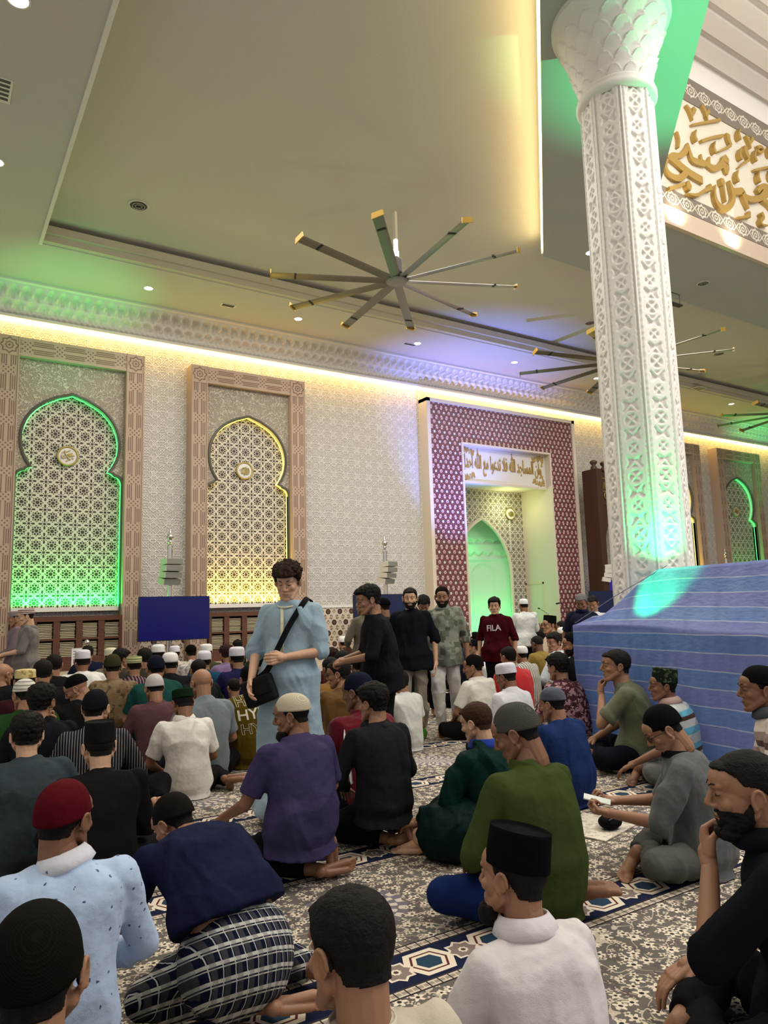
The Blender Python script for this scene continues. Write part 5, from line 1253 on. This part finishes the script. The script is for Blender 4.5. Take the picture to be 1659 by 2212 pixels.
# ================================================================ ceiling fans
M_blade = mat('fan_blade', (.20, .185, .14), .32, metal=.6); M_tip = mat('fan_tip', (.42, .25, .03), .45); M_hub = mat('fan_hub', (.30, .29, .27), .4)
def fan(cx, cy, z, R, ph, label, n=10):
    t = empty('ceiling_fan', (cx, cy, z), math.radians(ph)); tag(t, label, 'ceiling fan', 'large ceiling fans')
    bm = bmesh.new(); lathe(bm, [(.05, -.035), (.17, -.03), (.205, 0), (.20, .03), (.10, .05)], 40); obj('hub', bm, M_hub, t, smooth=False)
    bm = bmesh.new(); lathe(bm, [(.20, .012), (.215, .02), (.215, .05), (.12, .075), (.06, .08)], 40); obj('hub_rim', bm, M_black, t)
    bm = bmesh.new(); box(bm, -.085, .085, -.085, .085, .16, .46, bev=.03); obj('motor', bm, M_black, t)
    bm = bmesh.new(); lathe(bm, [(.05, .05), (.045, .17)], 16); obj('motor_shaft', bm, M_goldrim, t)
    bm = bmesh.new(); box(bm, -.03, .03, -.03, .03, .46, ZT-z); box(bm, -.07, .07, -.012, .012, .45, .62); obj('down_rod', bm, M_white, t)
    for k in range(n):
        a = 2*PI*k/n; M = Matrix.Rotation(a, 4, 'Z') @ Matrix.Translation((.15, 0, .01)) @ Matrix.Rotation(math.radians(11), 4, 'X')
        prof = [(-.085, -.004), (-.045, .012), (.0, .018), (.05, .014), (.095, -.006), (.04, -.001), (-.03, -.001)]
        bm = bmesh.new(); prism(bm, prof, 'x', 0, R-.15); bmesh.ops.transform(bm, matrix=M, verts=bm.verts); b = obj('blade', bm, M_blade, t)
        bm = bmesh.new(); prism(bm, [(-.105, -.05), (.11, -.03), (.105, .06), (-.08, .045)], 'x', R-.15, R-.135); bmesh.ops.transform(bm, matrix=M, verts=bm.verts); obj('blade_tip', bm, M_tip, b)
        bm = bmesh.new(); box(bm, R-.60, R-.56, -.07, .08, -.012, .022); bmesh.ops.transform(bm, matrix=M, verts=bm.verts); obj('blade_clip', bm, M_black, b)
fan(7.12, 10.48, 7.47, 2.30, 13, 'large ten-bladed ceiling fan in full view under the recessed ceiling')
fan(14.55, 11.45, 7.45, 2.55, 24, 'large ten-bladed ceiling fan half hidden by the carved column')
fan(23.75, 12.1, 7.45, 2.35, 1, 'large ceiling fan at the far right edge, one blade showing')
# ---- downlights and vents
def downlight(x, y, z=None, r=.085, label='', e=35):
    z = z or ZC; t = empty('downlight', (x, y, z)); tag(t, label, 'ceiling light', 'round recessed downlights')
    bm = bmesh.new(); lathe(bm, [(r*1.25, 0), (r*1.25, -.008), (r*1.02, -.012), (r, -.004)], 24, cap=False); obj('ring', bm, M_white, t)
    bm = bmesh.new(); lathe(bm, [(r, -.006), (.002, -.006)], 24, cap=False); obj('lens', bm, M_lens, t)
    l = lamp('downlight_lamp', 'SPOT', (x, y, z-.03), e, WHITE, (x, y, 0), angle=110, blend=1, radius=.06)
names = ['leftmost of the row along the carved cornice, above the green panel', 'above the yellow lattice panel, in the row along the cornice', 'in the row along the cornice between the yellow panel and the portal', 'in the row along the cornice above the maroon portal', 'in the row along the cornice, close left of the column',
         'in the row along the cornice, close right of the column', 'rightmost of the row along the cornice, near the green glow']
for (x, y), nm in zip(((3.76, 15.02), (7.28, 14.98), (10.75, 14.95), (14.1, 14.85), (17.45, 14.75), (20.8, 14.6), (24.2, 14.5)), names): downlight(x, y, label='downlight '+nm)
downlight(.58, 8.32, r=.11, label='bright downlight in the top left corner of the ceiling', e=60); downlight(.62, 11.75, r=.10, label='bright downlight at the left edge of the ceiling', e=60); downlight(10.98, 9.22, label='small downlight in the dark soffit left of the column', e=25)
def vent_round(x, y, z, r, label):
    t = empty('ceiling_vent', (x, y, z)); tag(t, label, 'ceiling vent', 'round ceiling diffusers')
    bm = bmesh.new(); lathe(bm, [(r, 0), (r, -.012), (r*.80, -.02), (r*.78, -.004)], 36, cap=False); obj('rim', bm, M_tray, t)
    bm = bmesh.new(); lathe(bm, [(r*.78, -.002), (.002, -.002)], 36, cap=False); obj('core', bm, mat('vent_dark', (.06, .055, .045), .6), t)
    bm = bmesh.new()
    for q in (.58, .34): lathe(bm, [(r*q, -.004), (r*q, -.03), (r*(q-.05), -.03), (r*(q-.05), -.004)], 36, cap=False)
    obj('cone_rings', bm, M_steel, t)
vent_round(2.95, 12.58, ZT, .19, 'round ceiling diffuser at the left of the recessed ceiling')
vent_round(14.58, 12.41, ZT, .16, 'round ceiling diffuser just left of the column'); vent_round(19.96, 12.2, ZT, .17, 'round ceiling diffuser right of the column beyond the second fan'); vent_round(14.3, 8.95, ZC, .14, 'small round ceiling diffuser in the dark soffit right of the column')
def vent_sq(x, y, z, w_, d_, label):
    t = empty('ceiling_grille', (x, y, z)); tag(t, label, 'ceiling vent')
    bm = bmesh.new(); box(bm, -w_/2, w_/2, -d_/2, d_/2, -.012, 0); obj('frame', bm, M_white, t)
    bm = bmesh.new()
    for k in range(5): box(bm, -w_/2+.03, w_/2-.03, -d_/2+.02+k*(d_-.04)/5, -d_/2+.02+(k+.55)*(d_-.04)/5, -.016, -.011)
    obj('slots', bm, mat('slot_dark', (.08, .07, .06), .6), t)
vent_sq(5.55, 15.05, ZC, .34, .16, 'narrow ceiling grille between the first two cornice downlights'); vent_sq(21.4, 13.9, ZC, .45, .3, 'square ceiling grille near the right end of the cornice'); vent_sq(.42, 10.0, ZC, .5, .5, 'dark square device on the ceiling at the left edge')
vent_sq(10.6, 15.1, ZC, .4, .14, 'narrow ceiling grille above the wide white wall')
t = empty('hanging_frame', (12.62, 8.6, 7.5)); tag(t, 'open black metal frame hanging on a thin pole right of the column', 'bracket')
bm = bmesh.new(); tube(bm, [(-.28, 0, .22), (.24, 0, .22), (.24, 0, -.02), (-.28, 0, -.02), (-.28, 0, .22)], .010, 6); obj('frame', bm, M_black, t)
bm = bmesh.new(); box(bm, -.28, .26, -.05, .05, -.04, -.01); obj('tray', bm, M_black, t)
bm = bmesh.new(); tube(bm, [(-.2, 0, .22), (-.2, 0, ZC-7.5)], .014, 8); obj('pole', bm, M_steel, t)

# ================================================================ loudspeaker pillars and screens
def pillar(x, y, flip, label, rot=0):
    t = empty('speaker_pillar', (x, y, 0)); tag(t, label, 'speaker pillar', 'chrome loudspeaker pillars along the front wall')
    bm = bmesh.new(); lathe(bm, [(.20, 0), (.20, .03), (.08, .06), (.055, .10), (.055, 2.90), (.062, 2.91), (.062, 2.95), (.045, 2.97)], 24); obj('pole', bm, M_chrome, t, smooth=False)
    bm = bmesh.new(); lathe(bm, [(.03, 2.97), (.028, 3.02), (.05, 3.03), (.052, 3.05), (.03, 3.07), (.055, 3.10), (.078, 3.15), (.055, 3.20), (.02, 3.23), (.012, 3.30), (.002, 3.34)], 20); obj('finial', bm, M_chrome, t, smooth=True)
    sp = empty('speaker_array', (0, -.16, 0), math.radians(rot)); sp.parent = t
    for k in range(4):
        a = math.radians(-4+k*5); z = 2.60-k*.135; dy = .012*k*k
        bm = bmesh.new(); prism(bm, [(-.19, -.065), (-.17, .065), (.19, .065), (.20, -.065)] if False else [(-.14, -.060), (-.14, .060), (.12, .066), (.12, -.066)], 'x', -.20, .20)
        bmesh.ops.transform(bm, matrix=Matrix.Translation((0, dy, z)) @ Matrix.Rotation(a, 4, 'X'), verts=bm.verts)
        c = obj('speaker_box', bm, mat('speaker_shell', (.58, .54, .47), .5) if k == 0 and 'speaker_shell' not in bpy.data.materials else bpy.data.materials['speaker_shell'], sp)
        bm = bmesh.new(); box(bm, -.19, .19, -.146, -.139, -.054, .054); bmesh.ops.transform(bm, matrix=Matrix.Translation((0, dy, z)) @ Matrix.Rotation(a, 4, 'X'), verts=bm.verts)
        obj('grille', bm, mat('speaker_grille', (.20, .20, .175), .6) if 'speaker_grille' not in bpy.data.materials else bpy.data.materials['speaker_grille'], sp)
    for o in list(sp.children): o.parent = t; o.matrix_parent_inverse = sp.matrix_basis.copy()
    bpy.data.objects.remove(sp)
    bm = bmesh.new(); box(bm, -.04, .04, -.14, 0, 2.12, 2.18); box(bm, -.04, .04, -.14, 0, 2.56, 2.62); obj('bracket', bm, M_steel, t)
pillar(4.42, 15.5, 0, 'chrome pillar with four-box loudspeaker above the bright blue screen', 12)
pillar(9.88, 15.5, 0, 'chrome pillar with loudspeaker in front of the wide white wall', 20)
pillar(17.97, 15.5, 0, 'chrome pillar with loudspeaker between the portal and the carved column', 62)
pillar(24.56, 15.5, 0, 'chrome pillar with loudspeaker at the far right, above the cloth tent', 62)
def screen(x0, x1, y, z0, z1, m, label):
    t = empty('display_screen', ((x0+x1)/2, y, z0)); tag(t, label, 'screen'); w2, h = (x1-x0)/2, z1-z0
    bm = bmesh.new(); box(bm, -w2, w2, 0, .05, 0, h, bev=.004); obj('casing', bm, M_black, t)
    bm = bmesh.new(); box(bm, -w2+.012, w2-.012, -.004, .0, .015, h-.012); obj('panel', bm, m, t)
    bm = bmesh.new(); box(bm, -.06, .06, .05, .20, h*.3, h*.7); obj('mount', bm, M_steel, t)
screen(3.70, 5.19, 15.18, .96, 1.87, mat('blue_panel', (.0, .0, .02), .25, emit=(.001, .001, .035), estr=1.0), 'large screen showing plain deep blue, beside the green panel')
screen(8.75, 10.28, 15.18, .95, 1.85, mat('navy_panel', (.004, .006, .02), .25, emit=(.002, .004, .018), estr=1.0), 'dark navy screen behind the two black T-shirt men')
screen(16.75, 18.25, 15.0, .95, 1.85, bpy.data.materials['navy_panel'], 'dark navy screen behind the grey-haired man')
# ================================================================ bookcases with stacked books
def book_mesh():
    bm = bmesh.new(); box(bm, -.145, .145, 0, .19, 0, .0065, mi=0); box(bm, -.145, .145, 0, .19, .0265, .033, mi=0); box(bm, -.141, .141, .184, .19, .0065, .0265, mi=0); box(bm, -.140, .140, .004, .184, .0065, .0265, mi=1)
    me = bpy.data.meshes.new('book'); bm.to_mesh(me); bm.free(); me.materials.append(mat('book_cover', (.035, .030, .012), .5)); me.materials.append(mat('book_pages', (.60, .52, .34), .8)); return me
BOOK = book_mesh()
def bookcase(cx, label, glabel):
    t = empty('bookcase', (cx, W, 0)); tag(t, label, 'bookcase'); y0, y1 = -.48, -.06
    H0, H1 = .42, 1.52; w2 = 1.06
    bm = bmesh.new(); box(bm, -w2, w2, y0, y1, H1-.10, H1); box(bm, -w2-.0, w2, y0+.02, y1, H0, .70); box(bm, -w2, -w2+.06, y0, y1, .70, H1-.10); box(bm, w2-.06, w2, y0, y1, .70, H1-.10); box(bm, -w2, w2, y1-.03, y1, .70, H1-.1); obj('carcass', bm, M_wood, t)
    bm = bmesh.new(); box(bm, -w2+.06, w2-.06, y0+.01, y1-.03, 1.035, 1.075); obj('shelf', bm, M_wood, t)
    xs = [-.86+.43*k for k in range(5)]
    for a, b in zip(xs, xs[1:]):
        m_ = (a+b)/2; bm = bmesh.new(); box(bm, m_-.06, m_+.06, y0+.01, y1-.03, .70, 1.035); box(bm, m_-.06, m_+.06, y0+.01, y1-.03, 1.075, H1-.10); obj('divider', bm, M_wood, t)
    rnd = random.Random(int(cx*10))
    for x in xs:
        for zb in (.70, 1.075):
            gl = 'book, %s stack from left, %s shelf, bookcase under the %s panel' % (('first', 'second', 'third', 'fourth', 'fifth')[xs.index(x)], 'lower' if zb < 1 else 'upper', glabel)
            for k in range(9):
                o = bpy.data.objects.new('book', BOOK); C.objects.link(o); o.location = (cx+x+rnd.uniform(-.006, .006), W+y0+.05+rnd.uniform(0, .02), zb+k*.0335+.0005)
                o['label'] = gl; o['category'] = 'book'; o['group'] = gl
bookcase(2.52, 'dark wooden bookcase of stacked books below the green lattice panel', 'green')
bookcase(6.53, 'dark wooden bookcase of stacked books below the yellow lattice panel', 'yellow')
# ================================================================ small things near the front wall
t = empty('notice_stand', (2.46, 14.55, 0)); tag(t, 'white notice sheet on a small stand before the bookcase', 'sign')
bm = bmesh.new(); box(bm, -.10, .10, -.01, .01, .50, .92); obj('sheet', bm, mat('paper', (.72, .72, .70), .6), t)
bm = bmesh.new()
for k in range(7): box(bm, -.075, .075-.02*(k % 3), -.0115, -.0102, .86-k*.05, .872-k*.05)
obj('print', bm, mat('print_grey', (.16, .16, .18), .6), t)
bm = bmesh.new(); tube(bm, [(0, .02, 0), (0, .02, .6)], .02, 8); box(bm, -.12, .12, -.08, .10, 0, .02); obj('stand', bm, M_steel, t)
t = empty('barrier_post', (2.66, 14.75, 0)); tag(t, 'chrome barrier post with a round knob beside the white notice', 'post')
bm = bmesh.new(); lathe(bm, [(.14, 0), (.14, .02), (.03, .05), (.025, .90), (.045, .91), (.045, .95), (.02, .96)], 20); obj('post', bm, M_chrome, t, smooth=False)
bm = bmesh.new(); lathe(bm, [(.01, .955), (.04, .97), (.055, 1.01), (.04, 1.05), (.004, 1.065)], 20); obj('knob', bm, M_chrome, t, smooth=True)
t = empty('canister', (4.03, 15.05, 0)); tag(t, 'blue grey cylinder standing under the left end of the blue screen', 'canister')
bm = bmesh.new(); lathe(bm, [(.085, 0), (.09, .01), (.09, .82), (.08, .85), (.0855, .86), (.0855, .90), (.07, .92)], 24); obj('canister_body', bm, mat('slate_plastic', (.05, .065, .09), .4), t, smooth=False)
bm = bmesh.new(); lathe(bm, [(.095, .78), (.095, .81)], 24); obj('canister_band', bm, M_steel, t)
# wooden desk before the niche
t = empty('low_desk', (14.1, 14.6, 0)); tag(t, 'carved low wooden desk in front of the green niche', 'desk')
M_wood2 = mat('red_wood', (.13, .045, .018), .35)
bm = bmesh.new(); box(bm, -.75, .75, -.25, .25, 0, .86, bev=.01); obj('desk_body', bm, M_wood2, t)
bm = bmesh.new(); box(bm, -.80, .80, -.30, .30, .86, .92, bev=.01); obj('desk_top', bm, M_wood2, t)
bm = bmesh.new()
for k in range(15): lathe(bm, [(.02, .92), (.035, .95), (.02, .985), (.004, 1.0)], 8, (-.7+.1*k, -.24, 0))
obj('carved_rail', bm, M_wood2, t)
bm = bmesh.new(); lathe(bm, [(.03, .92), (.05, .98), (.02, 1.02), (.045, 1.08), (.012, 1.12), (.002, 1.18)], 12, (-.55, 0, 0)); obj('finial', bm, M_wood2, t)
bm = bmesh.new(); box(bm, .25, .50, -.262, -.25, .45, .78); obj('gilt_panel', bm, M_goldrim, t)
t = empty('microphone', (14.75, 14.6, .925)); tag(t, 'thin black gooseneck microphone on the low wooden desk', 'microphone')
bm = bmesh.new(); tube(bm, catmull([(0, 0, 0), (-.05, 0, .18), (-.25, -.02, .34), (-.50, -.03, .45)], 6), .006, 6); obj('gooseneck', bm, M_black, t)
bm = bmesh.new(); ell(bm, (-.52, -.03, .46), (.04, .022, .022), sub=2); obj('capsule', bm, M_black, t); bm = bmesh.new(); lathe(bm, [(.05, 0), (.05, .015), (.01, .02)], 16); obj('foot', bm, M_black, t)
t = empty('microphone_stand', (15.75, 15.0, 0)); tag(t, 'black microphone stand with boom in front of the pale door', 'microphone stand')
bm = bmesh.new(); tube(bm, [(0, 0, .02), (0, 0, 1.45)], .012, 8); obj('pole', bm, M_black, t)
bm = bmesh.new(); lathe(bm, [(.16, 0), (.16, .02), (.02, .03)], 20); obj('base', bm, M_black, t)
bm = bmesh.new(); tube(bm, [(.12, 0, 1.35), (-.25, 0, 1.52)], .009, 8); obj('boom', bm, M_black, t)
bm = bmesh.new(); tube(bm, [(-.24, 0, 1.52), (-.40, 0, 1.50)], [.018, .026], 10); obj('microphone_head', bm, M_black, t)
# tall wooden pulpit
t = empty('pulpit', (18.55, 15.35, 0)); tag(t, 'tall dark wooden pulpit tower with gilt medallion, half hidden by the column', 'pulpit')
Mw = mat('pulpit_wood', (.055, .022, .013), .35)
bm = bmesh.new()
for s in (-1, 1): box(bm, s*.72-.12, s*.72+.12, -.10, .50, 0, 5.70, bev=.01)
box(bm, -.60, .60, -.06, .40, 4.55, 5.60); box(bm, -.6, .6, .30, .40, 0, 1.2); obj('frame', bm, Mw, t)
bm = bmesh.new()
for x in (-.72, -.25, .25, .72): lathe(bm, [(.08, 5.6), (.11, 5.72), (.09, 5.80), (.05, 5.83), (.11, 5.90), (.12, 5.96), (.02, 6.02)], 16, (x, .1, 0))
obj('finial', bm, Mw, t, smooth=True)
bm = bmesh.new(); hp_ = pointed(.60, 3.0, 4.35)
for s in (1, -1): prism(bm, [(x*s, z) for x, z in hp_[1:]]+[(0, 4.55), (.60*s, 4.55)], 'y', -.04, .34)
obj('arch_panel', bm, Mw, t)
bm = bmesh.new(); tube(bm, [(.12*math.cos(a)-.40, -.08, 4.85+.12*math.sin(a)) for a in np.linspace(0, 2*PI, 25)], .012, 6, cap=False); lt = [[(-.5, -.4, .12), (-.2, .4, .12), (0, -.4, .14), (.3, .4, .12), (.5, -.3, .12)]]; obj('gilt_ring', bm, M_goldrim, t)
bm = bmesh.new()
for k in range(5): ribbon(bm, [(-.52+.09*k, 5.05+.02*(k % 2), .015), (-.49+.09*k, 5.28, .02), (-.45+.09*k, 5.12, .015)], -.075, -.062)
box(bm, -.58, .58, -.07, -.06, 4.98, 5.0); box(bm, -.58, .58, -.07, -.06, 5.40, 5.42); obj('gilt_script', bm, M_goldrim, t)
bm = bmesh.new(); box(bm, -.40, .45, .28, .30, 1.3, 2.2); obj('inner_screen', bm, mat('violet_panel', (.01, .008, .05), .3, emit=(.01, .006, .10), estr=1), t)
# black bag on the carpet, prayer mat, booklet
q = at_z(921, 1518, 0); t = empty('travel_bag', (q.x, q.y+.12, 0), .2); tag(t, 'large black bag standing on the carpet between the walking men', 'bag')
bm = bmesh.new(); box(bm, -.20, .20, -.13, .13, 0.005, .56, bev=.05); obj('bag_shell', bm, cloth((.012, .012, .014), rough=.6), t, smooth=True)
bm = bmesh.new(); tube(bm, catmull([(-.09, 0, .55), (-.08, 0, .62), (.08, 0, .62), (.09, 0, .55)], 5), .012, 6); obj('bag_handle', bm, M_black, t)
bm = bmesh.new(); box(bm, -.15, .15, -.150, -.128, .08, .32, bev=.01); obj('front_pocket', bm, cloth((.018, .018, .02), rough=.6), t)
bm = bmesh.new()
for k in range(5): ribbon(bm, [(-.07+.03*k, .46, .005), (-.06+.03*k, .50-.01*(k % 2), .006), (-.05+.03*k, .465, .005)], -.137, -.131)
obj('bag_logo', bm, M_steel, t)
q = at_z(1272, 1790, 0); t = boxo('prayer_mat', (-.24, .24, -.20, .20, .001, .010), mat('cream_mat', (.62, .56, .46), .95, fn=lambda: dict(color=mix(ramp(nz(30, 3), .5, .56), (.66, .60, .50), (.46, .41, .34)), height=nz(200), dist=.003)), None, bev=.004, loc=(q.x+.05, q.y, 0)); t.rotation_euler.z = .25; tag(t, 'small cream mat on the carpet in front of the grey tunic man', 'prayer mat')
q = at_z(1318, 1776, .05); t = empty('ankle_pouch', (q.x, q.y, 0)); tag(t, 'small black pouch lying on the cream mat by the bare foot', 'pouch')
bm = bmesh.new(); ell(bm, (0, 0, .055), (.085, .07, .045), sub=3); me = remesh(bm, .008, 1); link('pouch_body', me, cloth((.012, .011, .011)), t, smooth=True)
bm = bmesh.new(); tube(bm, [(-.06, -.045, .08), (0, -.05, .094), (.06, -.03, .085)], .004, 6); obj('zip', bm, M_black, t)
q = r34['root'].matrix_basis @ ((r34['wr'][1]+r34['wr'][-1])/2+V((0, .09, .03))); t = empty('booklet', q, .4); tag(t, 'yellow, red and white booklet held up beside the pale blue robe', 'booklet')
for s, c_ in ((-1, (.62, .60, .52)), (1, (.62, .42, .04))):
    bm = bmesh.new(); box(bm, 0 if s > 0 else -.13, .13 if s > 0 else 0, -.004, .004, -.09, .09); bmesh.ops.rotate(bm, matrix=Matrix.Rotation(s*.25, 3, 'Z'), verts=bm.verts); obj('page', bm, mat('page_'+('yellow' if s > 0 else 'white'), c_, .6), t)
bm = bmesh.new(); prism(bm, [(-.10, -.02), (-.02, .05), (.06, .04), (.02, .0), (.05, -.03), (-.04, -.04)], 'y', -.012, -.007); obj('red_print', bm, mat('red_ink', (.45, .02, .015), .6), t)

# ================================================================ cloth tent at the column
def tent():
    t = empty('cloth_tent', (5.80, 5.44, 0)); tag(t, 'blue and violet striped translucent cloth tent stretched around the foot of the column', 'tent')
    m = bpy.data.materials.new('striped_voile'); m.use_nodes = True; T = m.node_tree; X.tree = T; T.nodes.remove(T.nodes['Principled BSDF']); out = T.nodes['Material Output']
    n = T.nodes.new('ShaderNodeUVMap'); sp = T.nodes.new('ShaderNodeSeparateXYZ'); T.links.new(n.outputs[0], sp.inputs[0]); u, v = X(sp.outputs[0]), X(sp.outputs[1])
    v = v+nz(2.0, 2, vec(u, v))*.03
    k = (v/.292).fr(); band2 = k < .5; line = ((v/.146).fr()-.5).abs() > .468
    c = mix(band2, (.12, .25, .60), (.23, .24, .58)); c = mix(nz(5, 3, vec(u*3, v))*.6, c, (.30, .45, .76)); c = mix(line, c, (.60, .66, .80))  # paler patches paint a highlight sheen into the cloth colour
    thr = nz(1, 2, vec(u*260, v*5)); c = mix(thr*.35, c, (.38, .45, .72))
    d = T.nodes.new('ShaderNodeBsdfPrincipled'); T.links.new(c.s, d.inputs['Base Color']); d.inputs['Roughness'].default_value = .42; d.inputs['Specular IOR Level'].default_value = .35
    bp = T.nodes.new('ShaderNodeBump'); bp.inputs['Distance'].default_value = .01; T.links.new(nz(9, 4, vec(u*1.4, v*3)).s, bp.inputs['Height']); T.links.new(bp.outputs[0], d.inputs['Normal'])
    tl = T.nodes.new('ShaderNodeBsdfTranslucent'); T.links.new(c.s, tl.inputs[0]); tr = T.nodes.new('ShaderNodeBsdfTransparent')
    m1 = T.nodes.new('ShaderNodeMixShader'); m1.inputs[0].default_value = .50; T.links.new(d.outputs[0], m1.inputs[1]); T.links.new(tl.outputs[0], m1.inputs[2])
    m2 = T.nodes.new('ShaderNodeMixShader'); m2.inputs[0].default_value = .14; T.links.new(m1.outputs[0], m2.inputs[1]); T.links.new(tr.outputs[0], m2.inputs[2]); T.links.new(m2.outputs[0], out.inputs[0])
    A = np.array([5.80, 5.44]); D = np.array([-.174, -.985]); N = np.array([.985, -.174])   # along the wall, and inward
    def sheet(name, us, prof, parent):
        """prof(u) -> list of (offset along, inward, z)"""
        P = []; UV = []
        for ui in us:
            col_ = prof(ui); P.append([(A[0]+D[0]*a+N[0]*b, A[1]+D[1]*a+N[1]*b, z) for a, b, z in col_])
            acc = [0]
            for p, q in zip(col_, col_[1:]): acc.append(acc[-1]+math.dist(p, q))
            UV.append([(ui, s_) for s_ in acc])
        P = np.array(P); UV = np.array(UV)
        nx = P.shape[0]; h = np.sin(P[..., 1]*7+P[..., 2]*4)*.010+np.sin(P[..., 1]*17-P[..., 2]*9+1)*.006+np.sin(P[..., 1]*41+np.sin(P[..., 2]*7)*2)*.003
        P[..., 0] += h*N[0]; P[..., 1] += h*N[1]
        P -= np.array([5.80, 5.44, 0]); me = grid_mesh(name, P)
        uvl = me.uv_layers.new(name='UVMap'); li = np.empty(len(me.loops), np.int32); me.loops.foreach_get('vertex_index', li)
        uvl.data.foreach_set('uv', UV.reshape(-1, 2)[li].astype(np.float32).reshape(-1)); o = link(name, me, m, parent, smooth=True)
        sm = o.modifiers.new('thick', 'SOLIDIFY'); sm.thickness = .0015; return o
    L = 5.2
    def prof(u):
        ze, zr, off = 1.24-.022*u, 1.77, .38
        k = min(1, u/.85)**.8; zt_ = ze+(zr-ze)*(.12+.88*k); col_ = []
        for z in np.linspace(.02, ze, 34): col_.append((u+.05*math.sin(u*1.7)*(1-z/ze), .02*math.sin(u*2), z))
        for q in np.linspace(0, 1, 26)[1:]: col_.append((u+(1-k)*.30*q, off*q*(.5+.5*k), ze+(zt_-ze)*q-.05*math.sin(PI*q)*k))
        for q in np.linspace(0, 1, 8)[1:]: col_.append((u+(1-k)*.30, off*(.5+.5*k)+.3*q, zt_-.25*q))
        return col_
    sheet('cloth', np.linspace(0, L, 170), prof, t)
    def end(v):   # short end wall, turning inwards
        return [(-.01-.05*v, v, z) for z in np.linspace(.02, 1.23+.10*min(1, v/.3)-.1*max(0, v-.4), 30)]
    sheet('end_cloth', np.linspace(0, .9, 30), end, t)
    bm = bmesh.new()
    def W3(a, b, z): return (A[0]+D[0]*a+N[0]*b-5.80, A[1]+D[1]*a+N[1]*b-5.44, z)
    tube(bm, [W3(.02, .03, 0), W3(.02, .03, 1.20)], .012, 6); obj('post', bm, M_steel, t)
    bm = bmesh.new(); tube(bm, [W3(0, .02, 1.26), W3(.45, .20, 1.53), W3(.95, .42, 1.80)], .004, 5); obj('guy_rope', bm, mat('rope', (.20, .22, .30), .8), t)
tent()
